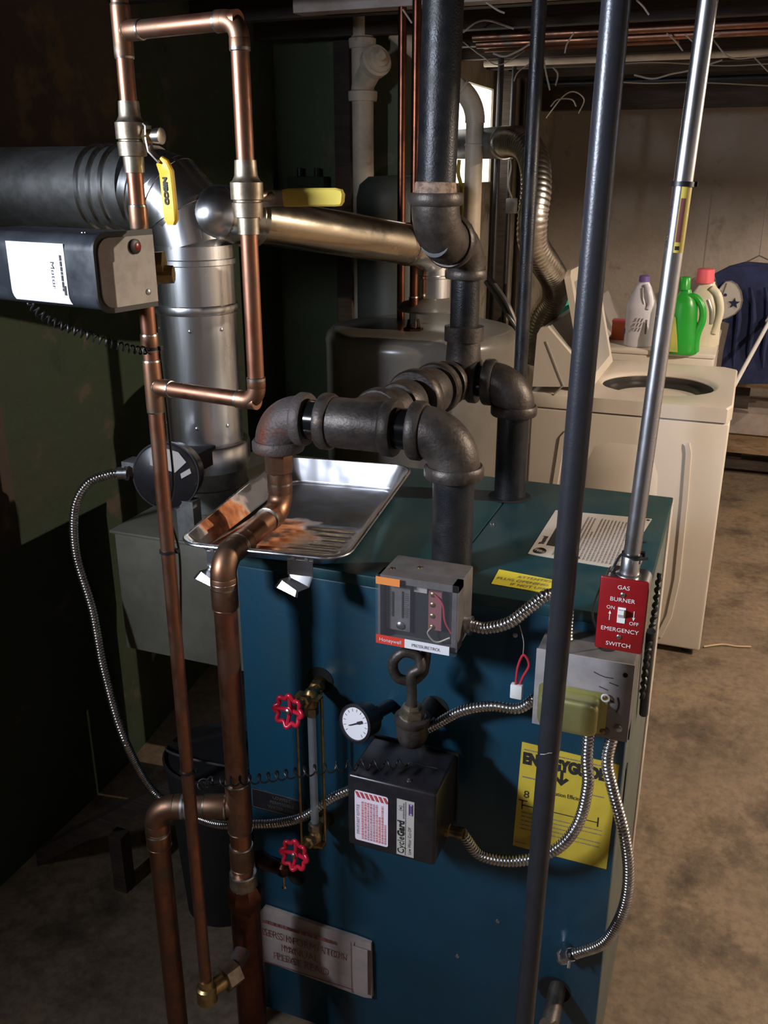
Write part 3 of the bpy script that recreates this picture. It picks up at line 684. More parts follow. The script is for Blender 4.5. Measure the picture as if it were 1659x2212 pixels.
# ================================================================ SMALL COPPER RISER AND LOOP
RXY = W(258, 0, d=1.32); RXY = V((RXY.x-.0, RXY.y, 0)); rs = .0111
def zof(px, py, p): return W(px, py, d=p.dot(FW)).z
rz = thing('feed_riser', 'slim copper riser pipe at the left running from ceiling to floor elbow', 'pipe', (RXY.x, RXY.y, 0))
pipe(rz, (RXY.x, RXY.y, .24), (RXY.x, RXY.y, 2.12), rs, 'copper')
zt1, zt2 = zof(262, 68, RXY), zof(332, 835, RXY)
LP = W(553, 820, d=1.22); LP = V((LP.x, LP.y, 0)); LPt = W(506, 120, d=1.215); 
for zz, L_ in ((zt1, .06), (zt2, .075)):
    sleeve(rz, (RXY.x, RXY.y, zz), Z_, rs, L_)
for yy_, L_ in ((470, .03), (740, .022)): sleeve(rz, (RXY.x, RXY.y, zof(300, yy_, RXY)), Z_, rs, L_)
fb = V((RXY.x, RXY.y, .215)); fe = W(490, 2035, d=1.36)
build('elbow_body', MB().lathe((RXY.x, RXY.y, .2), Z_, [(0, .014), (.0, .02), (.03, .019), (.034, .0145), (.05, .0135)], n=16).cyl(fb, fb + (V((fe.x, fe.y, fb.z)) - fb)*1.0, .016), 'brass', rz)
build('union_nut', MB().lathe(fb + (V((fe.x, fe.y, fb.z)) - fb)*.75, (V((fe.x, fe.y, fb.z)) - fb), [(0, .018), (0, .026), (.03, .026), (.03, .018)], n=6), 'bronze', rz)
pipe(rz, V((fe.x, fe.y, fb.z)), V((C2.x, C2.y, fb.z)), .016, 'rusty_iron')
lp = thing('bypass_loop', 'copper bypass loop bracketing the flue between two tees on the riser', 'pipe', (LP.x, LP.y, zt2))
LT = V((LP.x, LP.y, zof(500, 40, LPt) )); LB = V((LP.x, LP.y, zof(553, 868, LP)))
A1 = V((RXY.x, RXY.y, zt1)); A2 = V((RXY.x, RXY.y, zt2))
LT.z = (W(500, 42, d=LP.dot(FW))).z
pipe(lp, A1, LT, rs, 'copper'); pipe(lp, A2, LB, rs, 'copper')
for P0, P1 in ((A1, LT), (A2, LB)): sleeve(lp, P0 + (P1 - P0).normalized()*.022, P1 - P0, rs, .024)
cu_elbow(lp, LT, (A1 - LT), -Z_, rs, .02); cu_elbow(lp, LB, (A2 - LB), Z_, rs, .02)
pipe(lp, LT - Z_*.015, LB + Z_*.015, rs, 'copper')

# ball valves
def ball_valve(base, lab, grp=None):
    t = thing('ball_valve', lab, 'valve', base)
    build('body', MB().lathe(base - Z_*.045, Z_, [(0, rs*1.02), (0, .0135), (.02, .014), (.021, .0185), (.038, .0195), (.039, .0175), (.041, .0175), (.042, .0205), (.062, .0205), (.064, .0175), (.07, .0145), (.088, .0135), (.088, rs*1.02)], n=16), 'bronze', t)
    return t
v1 = V((RXY.x, RXY.y, zof(277, 295, RXY))); t1 = ball_valve(v1, 'bronze ball valve on the left riser with yellow lever hanging down')
sa = (RT*.9 - FW*.35).normalized()
build('stem', MB().cyl(v1, v1 + sa*.042, .006), 'bronze', t1)
build('packing_nut', MB().lathe(v1 + sa*.022, sa, [(0, .01), (.008, .01), (.01, .006)], n=6), 'brass', t1)
build('nut', MB().lathe(v1 + sa*.036, sa, [(0, .0095), (.011, .0105), (.012, .006)], n=12), 'solder', t1)
dh = (v1 + sa*.03).dot(FW)
lv = [W(x, y_, d=dh) for x, y_ in ((312, 265), (319, 272), (320, 300), (325, 326), (347, 350))]
build('lever', MB().ribbon(lv, [FW + RT*.25]*5, .016, .004), 'solder', t1)
gp = [W(x, y_, d=dh) for x, y_ in ((344, 346), (352, 354), (360, 372), (363, 400), (367, 440), (370, 475), (371, 486))]
o = build('grip', MB().ribbon(gp, [RT - FW*.55]*7, [.017, .022, .023, .023, .023, .022, .012], [.005, .007, .008, .008, .008, .008, .006]), 'valve_yellow', t1)
gn_ = (-FW - RT*.55).normalized()
text('NIBCO', .009, gp[2] + gn_*.0046 - (RT - FW*.55).normalized()*.0035 - Z_*.006, (gp[5] - gp[2]), gn_.cross((gp[5] - gp[2]).normalized()), 'ink', o, sx=1.25, bold=.0006)
v2 = V((LP.x, LP.y, zof(532, 425, LP))); t2 = ball_valve(v2, 'bronze ball valve on the right copper drop with pale yellow lever pointing right')
s2 = (FW*.75 + RT*.5).normalized()
build('stem', MB().cyl(v2, v2 + s2*.045, .007), 'bronze', t2)
d2 = v2.dot(FW) + .035
lv = [W(x, y_, d=d2) for x, y_ in ((556, 432), (590, 428), (625, 427), (655, 426))]
build('lever', MB().ribbon(lv, [Z_]*4, .02, .003), 'solder', t2)
gp = [W(x, y_, d=d2-.002*i) for i, (x, y_) in enumerate(((612, 428), (625, 427), (680, 426), (725, 426), (738, 427), (741, 428)))]
build('grip', MB().ribbon(gp, [Z_]*6, [.021, .0225, .0225, .0225, .02, .012], [.005, .008, .009, .009, .008, .006]), 'valve_yellow_pale', t2)

# ================================================================ FEEDER BOX (upper left)
sdir = V((math.sin(math.radians(10)), math.cos(math.radians(10)), 0)); ldir = V((-sdir.y, sdir.x, 0))
fc = V((-.757, .973, 1.507))
fb_ = thing('feeder_box', 'black rounded control box with white label and grey end plate, left edge', 'control box', fc + ldir*.12)
SW, SH = .1, .094
cover = build('cover', MB().prism(rrect(SW, SH, .02, 5, (0, 1, 1, 0)), fc, sdir, Z_, ldir*.25), 'black_feeder', fb_)
build('cover_lip', MB().prism(rrect(SW+.004, SH+.006, .022, 5, (0, 1, 1, 0)), fc - sdir*.003 - Z_*.003 - ldir*.001, sdir, Z_, ldir*.004), 'black_rubber', fb_)
build('end_plate', MB().prism(rrect(SW-.004, SH-.008, .018, 5, (0, 1, 1, 0)), fc + sdir*.003 + Z_*.004 - ldir*.0035, sdir, Z_, ldir*.0035), 'plate_gray', fb_)
screw('reset_button', fc + sdir*.066 + Z_*.077 - ldir*.0035, -ldir, .0085, fb_, 'switch_red'); 
build('grommet', MB().lathe(fc + sdir*.064 + Z_*.077 - ldir*.0035, -ldir, [(0, .0095), (.003, .0095), (.004, .007)], n=16), 'black_rubber', fb_)
screw('screw', fc + sdir*.082 + Z_*.018 - ldir*.0035, -ldir, .0042, fb_)
screw('screw', fc + sdir*.03 + ldir*.05 + Z_*SH, Z_, .003, fb_); 
# white label wrapping the lower front edge
lab = []; 
prof = [(-.0006, .082), (-.0006, .02)] + [(.02 - .0206*math.cos(a_), .02 - .0206*math.sin(a_)) for a_ in (.25, .5, .75)]
R1 = [fc + sdir*s_ + Z_*z_ + ldir*.055 for s_, z_ in prof]; R2 = [p + ldir*.11 for p in R1]
mbl = MB(); mbl.add(R1 + R2, [(i, i+1, len(R1)+i+1, len(R1)+i) for i in range(len(R1)-1)])
lo_ = build('label', mbl, 'white_paper', fb_)
text('Motor', .009, fc + ldir*.082 + Z_*.06 - sdir*.0008, -Z_, -ldir, 'ink', lo_, sx=1.5)
prints(fc + ldir*.066 + Z_*.068 - sdir*.0008, -Z_, -ldir, .045, .008, 1, lo_, 'ink', .4, seed=21, wmin=.05, wmax=.2)
build('label_bar', MB().prism([(0, 0), (.012, 0), (.012, .0035), (0, .0035)], fc + ldir*.0575 + Z_*.03 - sdir*.0012, -Z_, ldir, -sdir*.0003), 'ink', lo_, smooth=0)
build('valve_body', MB().lathe((RXY.x, RXY.y, 1.5), Z_, [(0, .0125), (.0, .016), (.03, .019), (.045, .022), (.06, .019), (.09, .016), (.09, .0125)], n=8)
      .cyl((RXY.x, RXY.y, 1.555), V((RXY.x, RXY.y, 1.555)) + RT*.03, .016, .018, n=6).cyl(V((RXY.x, RXY.y, 1.54)) + RT*.01, V((RXY.x, RXY.y, 1.54)) + RT*.042, .014, .012, n=8), 'brass', fb_)
build('pipe_strap', MB().b2((RXY.x-.01, RXY.y-.05, 1.54), (RXY.x+.01, RXY.y-.01, 1.56)), 'brass', fb_)
# coiled lead from the box to the riser
cw = thing('coiled_lead', 'black coiled low voltage lead hanging under the left control box', 'wire', W(200, 720, d=1.22))
cs = [W(60, 655, d=1.24), W(105, 690, d=1.24), W(170, 718, d=1.25), W(240, 742, d=1.27), W(295, 756, d=1.29), W(322, 756, d=1.31)]
build('coil', MB().tube(helix(cs, .0055, .0085), .0013, n=6), 'black_rubber', cw)
build('straight_lead', MB().tube(catmull([W(345, 756, d=1.335), W(358, 860, d=1.335), W(368, 960, d=1.335), W(375, 1050, d=1.335), W(366, 1110, d=1.32), W(388, 1200, d=1.335), W(392, 1380, d=1.34), W(402, 1480, d=1.33), W(405, 1560, d=1.33), W(404, 1650, d=1.33)], 10), .0018, n=6), 'black_rubber', cw)
zip_tie((RXY.x, RXY.y, zof(325, 752, RXY)), Z_, rs, 'black cable tie on the riser just under the left control box')
zip_tie((RXY.x, RXY.y, zof(360, 1190, RXY)), Z_, rs, 'black cable tie on the riser level with the tray corner')
zip_tie((RXY.x, RXY.y, zof(395, 1665, RXY)), Z_, rs, 'black cable tie low on the riser near the coiled wire')
cl = thing('coiled_wire', 'black coiled wire stretched from the copper pipes to the low-water control box', 'wire', W(700, 1675, Y=1.25))
cs = [W(418, 1702, d=1.36), W(455, 1688, Y=1.2), W(500, 1688, Y=1.2), W(560, 1682, Y=1.2), W(650, 1668, Y=1.19), W(740, 1655, Y=1.19), W(820, 1652, Y=1.21), W(895, 1648, Y=1.225)]
build('coil', MB().tube(helix(cs, .0085, .0215, 10), .0017, n=6), 'black_rubber', cl)
build('lead', MB().tube(catmull([W(895, 1648, Y=1.225), W(920, 1655, Y=1.235), W(945, 1660, Y=1.24)], 8), .0018, n=6), 'black_rubber', cl)

# ================================================================ PAINT TRAY
ta = math.radians(7); tu = V((math.cos(ta), math.sin(ta), 0)); tv = V((-math.sin(ta), math.cos(ta), 0))
tc = V((-.762, 1.562, 1.0))
tr = thing('paint_tray', 'shiny metal roller tray with rusty dried water, overhanging the boiler top', 'tray', tc)
tw, tl = .30, .53
def tray_rz(t): return .058 - .004*t                 # rim height, t 0 front .. 1 back
def tray_bz(t): return .034 if t < .05 else (.034 - (t-.05)/.45*.024 if t < .5 else (.01 if t > .58 else .01))
mbt = MB(); rows = 45; prof_rows = []
def outline(w, l, r, n=5): return [(x - w/2, y - l/2) for x, y in rrect(w, l, r, n)]
top_o = outline(tw + .012, tl + .012, .045); top_i = outline(tw, tl, .04); bot = outline(tw - .05, tl - .05, .03)
def bz_at(y_): 
    t = (y_ + tl/2)/tl; return tray_bz(t)
def rimz(y_): return .06
T = lambda x, y_, z: tc + tu*x + tv*y_ + Z_*z
n_ = len(top_o)
rg = [[T(x, y_, rimz(y_) - .004) for x, y_ in top_o], [T(x, y_, rimz(y_)) for x, y_ in top_o], [T(x, y_, rimz(y_) + .001) for x, y_ in top_i],
      [T(x, y_, bz_at(y_) + .006) for x, y_ in outline(tw - .042, tl - .042, .032)], [T(x, y_, bz_at(y_)) for x, y_ in bot]]
shell = MB().rings(rg, cap=False)
# floor of the tray with raised ribs on the ramp
nx, ny = 2, 120; L0 = tl - .05
grid = []; fw_ = []
for j in range(ny+1):
    y_ = -L0/2 + L0*j/ny; t = (y_ + tl/2)/tl
    rib = .0035*max(0, math.sin((y_ + .25)*2*PI/.03))**1.5 if t < .46 else 0
    if t < .07: rib = 0
    cut = 0
    dy = min(y_ + L0/2, L0/2 - y_)
    if dy < .03: cut = .03 - math.sqrt(max(0, .03**2 - (.03 - dy)**2))
    hw = (tw - .05)/2 - cut
    row = []
    for i, k_ in enumerate((-1, -.86, -.82, 0, .82, .86, 1)):
        row.append(T(hw*k_, y_, bz_at(y_) + (rib if abs(k_) < .85 else 0)))
    grid.append(row)
nn = len(grid[0])
shell.add([p for r_ in grid for p in r_], [(j*nn+i, j*nn+i+1, (j+1)*nn+i+1, (j+1)*nn+i) for j in range(ny) for i in range(nn-1)])
ob = build('pan', shell, 'tray', tr, smooth=50)
# local frame of the material = tray frame
for v_ in ob.data.vertices: 
    p = v_.co.copy(); v_.co = V((p.dot(tu), p.dot(tv), p.z))
ob.rotation_euler = (0, 0, ta)
md_ = ob.modifiers.new('thickness', 'SOLIDIFY'); md_.thickness = .0012
build('rolled_rim', MB().tube([T(x, y_, .0585) for x, y_ in top_o], .0028, n=8, closed=True), 'emt', tr)
for sx in (-.075, .075):
    leg = build('clip_leg', MB().prism([(-.024, 0), (.024, 0), (.024, .012), (-.024, .012)], T(sx, -tl/2 - .002, .046), tu, Z_, -tv*.002)
          .ribbon([T(sx, -tl/2 - .004, .05), T(sx, -tl/2 - .006, .022), T(sx, -tl/2 - .012, .012), T(sx-.012, -tl/2 - .03, .012), T(sx-.016, -tl/2 - .036, .002)], [tu]*5, .046, .0016), 'emt', tr, smooth=20)
    for k_ in (-.012, .012): build('rivet', MB().lathe(T(sx + k_, -tl/2 - .004, .052), -tv, [(0, .0045), (.0015, .0035), (.002, .001)], n=12), 'steel_gray', leg)

# ================================================================ PRESSURE CONTROL
pY = 1.265
px0, px1 = -.497, -.361; pz0, pz1 = .945, 1.065
pt = thing('pressure_control', 'grey pressure control box with clear cover and red and white label strips', 'control box', ((px0+px1)/2, 1.31, pz0))
pd = 1.355
build('back_shell', MB().rbox((px0+.002, pY+.03, pz0+.004), (px1-.001, pd, pz1), .003), 'steel_gray', pt)
fr = MB().b2((px0, pY+.002, pz1-.012), (px1, pY+.03, pz1)).b2((px0, pY+.002, pz0), (px1, pY+.03, pz0+.003)).b2((px0, pY+.002, pz0), (px0+.004, pY+.03, pz1)).b2((px1-.01, pY+.002, pz0), (px1, pY+.03, pz1))
build('frame', fr, 'steel_gray', pt, smooth=0)
build('interior', MB().b2((px0+.005, pY+.026, pz0+.004), (px1-.01, pY+.029, pz1-.012)), 'dark_hole', pt, smooth=0)
sc = build('scale_plate', MB().b2((px0+.009, pY+.018, pz0+.016), (px0+.05, pY+.022, pz1-.016)), 'steel_gray', pt, smooth=0, label='grey scale plate with two slots')
build('slot', MB().b2((px0+.019, pY+.0172, pz0+.04), (px0+.0222, pY+.018, pz0+.085)).b2((px0+.036, pY+.0172, pz0+.04), (px0+.0392, pY+.018, pz0+.088)), 'dark_hole', sc, smooth=0)
prints((px0+.012, pY+.0172, pz0+.042), X_, Z_, .007, .045, 12, sc, 'ink', .3, seed=30, wmin=.3, wmax=.6); prints((px0+.041, pY+.0172, pz0+.042), X_, Z_, .006, .045, 12, sc, 'ink', .3, seed=31, wmin=.3, wmax=.6)
screw('adjusting_screw', (px0+.034, pY+.017, pz0+.026), -Y_, .007, sc, 'emt')
build('terminal_block', MB().b2((px0+.083, pY+.014, pz0+.03), (px0+.105, pY+.022, pz0+.098)), 'ink_maroon', pt, smooth=0)
for zz in (.035, .055, .075, .093): screw('terminal_screw', (px0+.09, pY+.014, pz0+zz), -Y_, .0045, pt, 'brass')
build('wire', MB().tube(catmull([(px0+.094, pY+.012, pz0+.094), (px0+.108, pY+.01, pz0+.08), (px0+.112, pY+.012, pz0+.05), (px0+.122, pY+.016, pz0+.028)], 8), .0016, n=6), 'wire_red', pt, label='red wire')
build('wire', MB().tube(catmull([(px0+.09, pY+.012, pz0+.036), (px0+.084, pY+.01, pz0+.024), (px0+.098, pY+.012, pz0+.01), (px0+.12, pY+.016, pz0+.02)], 8), .0016, n=6), 'wire_white', pt)
build('tab', MB().b2((px0+.056, pY+.02, pz1-.03), (px0+.078, pY+.022, pz1-.014)), 'plate_gray', pt, smooth=0)
cv = build('clear_cover', MB().rbox((px0-.002, pY-.006, pz0-.002), (px1+.001, pY+.002, pz1+.001), .002), 'clear_cover', pt)
fz = pY - .0066
build('red_strip', MB().b2((px0, fz, pz0), (px0+.05, fz-.0006, pz0+.016)), 'red_label', pt, smooth=0)
build('white_strip', MB().b2((px0+.05, fz, pz0), (px0+.126, fz-.0006, pz0+.016)), 'white_paper', pt, smooth=0)
build('orange_tag', MB().b2((px0, fz, pz1-.013), (px0+.041, fz-.0006, pz1)), 'orange_label', pt, smooth=0)
text('Honeywell', .0095, (px0+.006, fz-.0008, pz0+.005), X_, Z_, 'white_paper', pt, sx=.95)
text('PRESSURETROL', .008, (px0+.062, fz-.0008, pz0+.005), X_, Z_, 'ink_gray', pt, sx=.9)
for dx in (.014, .055): screw('top_screw', (px0+dx, pY+.03 + (0 if dx < .03 else .02), pz1), Z_, .004, pt, 'brass')
ptb = V((-.428, 1.315, pz0))
# siphon (pigtail) and the fitting it stands in
FT = V((-.443, 1.29, .775))
sg = thing('pigtail_siphon', 'dark steel pigtail siphon looped under the pressure control', 'pipe', FT)
lc = W(878, 1445, Y=1.285)
lr = .026
pts = [FT + V((0, 0, .04)), FT + V((0, 0, .1))]
loop = [lc + RT*(-lr*math.cos(a_))*-1 + Z_*lr*math.sin(a_) + Y_*(.012*i/16) for i, a_ in enumerate([(-.15 + 2*PI*k/16) for k in range(17)])]
lp_pts = catmull([FT + V((0, -.004, .03)), FT + V((0, -.004, .07)), FT + V((-.001, -.004, .105)), lc + RT*lr*.95 - Y_*.004 + Z_*.004] +
                 [lc + RT*lr*math.cos(a_) + Z_*lr*math.sin(a_)*1.15 + Y_*(.003 + .011*i/5) for i, a_ in enumerate((.9, 1.9, 2.9, 3.9, 4.9, 5.7))] +
                 [ptb + V((0, -.008, -.055)), ptb + V((0, 0, -.03)), ptb + V((0, 0, .004))], 8)
build('pigtail', MB().tube(lp_pts, .0088, n=14), 'cast_iron', sg)
build('top_nut', MB().lathe(ptb - Z_*.02, Z_, [(0, .012), (.012, .012), (.014, .009), (.02, .009)], n=6), 'brass', sg)
ftt = thing('siphon_fitting', 'grey iron reducing fitting with hex bushing holding the pigtail siphon', 'pipe fitting', FT - Z_*.03)
build('body', MB().lathe(FT - Z_*.036, Z_, [(0, .012), (.006, .022), (.02, .0275), (.045, .028), (.047, .03), (.058, .031), (.06, .02)], n=28), 'cast_iron', ftt)
build('bushing', MB().lathe(FT + Z_*.024, Z_, [(0, .022), (.014, .022), (.015, .016), (.022, .0145)], n=6), 'bronze', ftt)
build('nipple', MB().cyl(FT - Z_*.01, V((FT.x+.002, BY0+.004, FT.z-.012)), .016), 'black_pipe', ftt)
build('tape_ring', MB().lathe(FT + Z_*.02, Z_, [(0, .0235), (.004, .0235)], n=20), 'solder', ftt)

# ================================================================ LOW-WATER CONTROL BOX
cx0, cx1, cz0, cz1, cy = -.53, -.371, .567, .714, 1.205
cg = thing('low_water_control', 'black low-water cut-off box with two labels in the middle of the boiler front', 'control box', ((cx0+cx1)/2, 1.27, cz0))
build('housing', MB().rbox((cx0, cy, cz0), (cx1, 1.325, cz1), .006, 3), 'black_box', cg)
build('back_plate', MB().b2((cx0-.002, 1.325, cz0-.002), (cx1+.002, 1.33, cz1+.002)), 'black_rubber', cg, smooth=0)
build('probe_nipple', MB().cyl((-.45, 1.33, .64), (-.45, BY0+.004, .64), .014), 'cast_iron', cg)
lb = cy - .0012
wl_ = build('instruction_label', MB().prism(rrect(.061, .103, .004), (cx0+.014, lb+.001, cz0+.016), X_, Z_, (0, -.0008, 0)), 'pink_label', cg, smooth=0)
hb = MB(); rx0, rz1 = cx0+.014, cz0+.119
for k_ in range(7):
    xx = rx0 + .001 + k_*.0085; hb.add([(xx, lb-.0012, rz1-.001), (xx+.004, lb-.0012, rz1-.001), (xx+.0095, lb-.0012, rz1-.0125), (xx+.0055, lb-.0012, rz1-.0125)], [(0, 1, 2, 3)])
build('red_hatching', hb, 'ink_red', wl_, smooth=0)
text('IMPORTANT NOTICE', .0062, (rx0+.008, lb-.0012, cz0+.03), Z_, -X_, 'ink', wl_, sx=1.05)
prints((rx0+.058, lb-.001, cz0+.022), Z_, -X_, .078, .047, 9, wl_, 'ink_red', .28, seed=41, wmin=.02, wmax=.08)
tl_ = build('name_label', MB().b2((cx0+.091, lb+.001, cz0+.008), (cx0+.122, lb, cz0+.122)), 'pale_label', cg, smooth=0)
text('Cycle', .0165, (cx0+.104, lb-.0004, cz0+.012), Z_, -X_, 'ink', tl_, sx=.95)
text('Gard', .0165, (cx0+.104, lb-.0004, cz0+.048), Z_, -X_, 'ink', tl_, sx=.95, bold=.0007)
text('Low Water Cut-Off', .0072, (cx0+.1165, lb-.0004, cz0+.014), Z_, -X_, 'ink', tl_, sx=.95)
build('rule', MB().b2((cx0+.1065, lb-.0004, cz0+.01), (cx0+.107, lb-.0007, cz0+.12)), 'ink', tl_, smooth=0)
prints((cx0+.105, lb-.0002, cz0+.085), Z_, -X_, .032, .004, 1, tl_, 'ink_gray', .4, seed=44, wmin=.1, wmax=.2)
build('badge', MB().tube([V((cx0+.116+.003*a_, lb-.0006, cz0+.106+.011*b_)) for a_, b_ in ((-1, -1), (1, -1), (1, 1), (-1, 1))], .0008, n=4, closed=True), 'purple', tl_, smooth=0)
build('badge_print', MB().b2((cx0+.1145, lb-.0004, cz0+.098), (cx0+.1175, lb-.0008, cz0+.114)), 'purple', tl_, smooth=0)
text('(w)', .008, (cx0+.1, lb-.0004, cz0+.1), Z_, -X_, 'ink', tl_)
screw('terminal_screw', (cx0+.105, 1.225, cz1), Z_, .0045, cg)
build('side_connector', MB().lathe((cx1-.002, 1.27, cz0+.028), X_, [(0, .012), (.008, .012), (.009, .0095), (.022, .0095), (.024, .0108), (.034, .0108)], n=12), 'brass', cg)

# ================================================================ JUNCTION BOX
jx0, jx1, jz0, jz1, jy = -.238, -.087, .826, .962, 1.30
jb = thing('junction_box', 'grey metal junction box bolted at the right end of the boiler front', 'junction box', ((jx0+jx1)/2, 1.34, jz0))
build('box', MB().rbox((jx0, jy+.003, jz0), (jx1, BY0+.0, jz1), .002), 'steel_gray', jb)
build('cover', MB().rbox((jx0-.001, jy, jz0-.002), (jx1+.001, jy+.003, jz1+.001), .001), 'box_cover', jb)
build('knockout', MB().lathe((-.135, 1.345, jz1), Z_, [(0, .014), (.001, .014), (.0012, .012)], n=20), 'dark_hole', jb)
for q in ((jx1-.012, jz1-.018, .004, 'dark_hole'), (jx1-.014, jz0+.022, .0065, 'emt'), (jx1-.034, jz0+.012, .007, 'steel_gray')): screw('screw', (q[0], jy-.0005, q[1]), -Y_, q[2], jb, q[3])
sm = MB().tube([V((jx1-.02, jy-.0005, jz0+.05+.026*k_)) + V((.003*math.sin(k_*PI), 0, 0)) for k_ in (0, .3, .6, 1)], .0014, n=5)
sm.tube([V((jx1-.045+.02*k_, jy-.0005, jz0+.066+.004*math.sin(k_*PI))) for k_ in (0, .3, .6, 1)], .0013, n=5)
sm.tube([V((jx1-.06+.03*k_, jy-.0005, jz1-.022-.006*math.sin(k_*2))) for k_ in (0, .3, .6, 1)], .0008, n=5).tube([V((jx1-.035+.014*k_, jy-.0005, jz1-.036-.003*k_)) for k_ in (0, .5, 1)], .0008, n=5).tube([V((jx1-.05+.014*k_, jy-.0005, jz1-.046-.004*k_)) for k_ in (0, .5, 1)], .0008, n=5)
build('scribble', sm, 'ink', jb)
tf = thing('transformer', 'olive-gold plated transformer cover on the junction box front', 'transformer', (-.165, jy, .845))
tx0, tx1 = -.225, -.131; tz0, tz1 = .838, .9
build('cover', MB().rings([[V((tx0 + i_ + x*(1-2*i_/(tx1-tx0)), y__, tz0 + i_ + z*(1-2*i_/(tz1-tz0)))) for x, z in rrect(tx1-tx0, tz1-tz0, .014, 5)] for i_, y__ in ((0, jy-.001), (0, jy-.025), (.0015, jy-.029), (.005, jy-.032), (.01, jy-.033))]), 'brass_plated', tf, smooth=70)
build('flange', MB().prism(rrect(tx1-tx0+.016, tz1-tz0+.012, .01, 4), (tx0-.006, jy-.001, tz0-.006), X_, Z_, (0, -.002, 0)), 'brass_plated', tf)
for z_ in (tz1+.0, tz0-.0): screw('screw', (tx1+.006, jy-.003, z_), -Y_, .0045, tf, 'brass')
build('earth_ring', MB().tube([V((tx1+.006 + .006*math.cos(a_), jy-.005, tz1 + .006*math.sin(a_))) for a_ in [2*PI*k_/14 for k_ in range(14)]], .0015, n=5, closed=True), 'white_paper', tf)

# ================================================================ EMERGENCY SWITCH
qy = 1.21; qx0, qx1, qz0, qz1 = -.1395, -.0735, 1.0305, 1.1435
es = thing('emergency_switch', 'red emergency switch plate with white lettering under the steel conduit', 'switch', ((qx0+qx1)/2, qy+.02, qz0))
build('back_box', MB().prism(rrect(.064, .106, .012, 4), (qx0+.003, qy+.005, qz0+.005), X_, Z_, (0, .045, 0)), 'emt', es)
pl = build('plate', MB().rbox((qx0, qy, qz0), (qx1, qy+.005, qz1), .003, 2), 'switch_red', es)
tg = build('toggle_frame', MB().b2((-.1115, qy-.001, 1.076), (-.1005, qy+.001, 1.1)), 'white_plastic', es, smooth=0)
build('toggle', MB().prism([(0, 0), (.0, .014), (-.011, .017), (-.012, .011)], (-.110, qy, 1.083), Y_, Z_, (.008, 0, 0)), 'white_plastic', es)
mx_ = (qx0+qx1)/2
for s_, z_, sz in (('GAS', 1.1275, .0088), ('BURNER', 1.1085, .0088), ('EMERGENCY', 1.0615, .0088), ('SWITCH', 1.0385, .0088)): text(s_, sz, (mx_, qy, z_), X_, Z_, 'white_plastic', pl, align='CENTER', sx=1.05)
text('ON', .0075, (qx0+.012, qy, 1.0955), X_, Z_, 'white_plastic', pl); text('OFF', .0075, (qx1-.021, qy, 1.075), X_, Z_, 'white_plastic', pl)
ar = MB()
for xx, z_, s_ in ((qx0+.0175, 1.078, 1), (qx1-.0155, 1.097, -1)):
    ar.b2((xx-.0005, qy-.0004, z_), (xx+.0005, qy-.0008, z_+s_*.012)); ar.prism([(-.002, 0), (.002, 0), (0, s_*.005)], (xx, qy-.0004, z_+s_*.010), X_, Z_, (0, -.0004, 0))
build('arrow', ar, 'white_plastic', pl, smooth=0)
for z_ in (1.1195, 1.0535): screw('screw', (mx_, qy, z_), -Y_, .0038, es)
# conduit
cb = V((mx_+.003, qy+.027, 1.136)); ctp = W(1530, 0, d=1.215)
cdd = (ctp - cb).normalized(); ctop = cb + cdd*((2.12 - cb.z)/cdd.z)
cd = thing('steel_conduit', 'bright steel conduit running up from the red switch to the ceiling', 'conduit', cb)
build('tube', MB().cyl(cb + cdd*.012, ctop, .0117, n=28), 'emt', cd)
build('connector', MB().lathe(cb, cdd, [(0, .019), (.005, .019), (.007, .014), (.012, .0135), (.034, .0135), (.036, .0122)], n=24), 'emt', cd)
screw('set_screw', cb + cdd*.026 + V((.013, -.003, 0)), (1, -.2, 0), .004, cd)
# curved sticker on the conduit
def on_axis(py): # point of the conduit axis at image row py
    best = min(range(400), key=lambda i: abs(rowof(cb + (ctop-cb)*i/400) - py)); return cb + (ctop-cb)*best/400
def rowof(p):
    fw = p.dot(FW); zz = p.z - H; dep = fw*math.cos(TH) - zz*math.sin(TH); return 1106 - F*(zz*math.cos(TH) + fw*math.sin(TH))/dep
s0, s1 = on_axis(545), on_axis(402)
uu, vv, ww = basis(s1 - s0); vw = (-V((s0.x, s0.y, 0))).normalized()
st = MB(); R_s = []
base_a = math.atan2(vw.dot(vv), vw.dot(uu)); sgn = 1 if (uu*math.cos(base_a+.3) + vv*math.sin(base_a+.3)).dot(RT) > 0 else -1
ring = lambda p, rr, a0, a1, m=8: [p + (uu*math.cos(base_a + sgn*(a0 + (a1-a0)*k_/m)) + vv*math.sin(base_a + sgn*(a0 + (a1-a0)*k_/m)))*rr for k_ in range(m+1)]
def strip(h0, h1, a0, a1, rr):
    A, B = ring(s0 + (s1-s0)*h0, rr, a0, a1), ring(s0 + (s1-s0)*h1, rr, a0, a1); m = len(A)
    return MB().add(A + B, [(i, i+1, m+i+1, m+i) for i in range(m-1)])
sk = thing('conduit_sticker', 'narrow yellow sticker with brown printing wrapped on the steel conduit', 'sticker', s0)
build('sticker', strip(0, 1, -.05, 1.25, .0119), 'valve_yellow_pale', sk); build('print_band', strip(.16, .82, .02, .5, .01205), 'ink_maroon', sk); build('print_dot', strip(.04, .1, .05, .5, .01205), 'ink', sk)
zip_tie(on_axis(398), cdd, .0117, 'black cable tie round the steel conduit above the yellow sticker', tail=RT, w=.006)
zt_ = zip_tie(on_axis(1197), cdd, .0122, 'black wire tie round the conduit just above the red switch', tail=RT, w=.004)
bw = thing('black_wire', 'thin black wire from the conduit down to the junction box', 'wire', (-.135, 1.345, jz1))
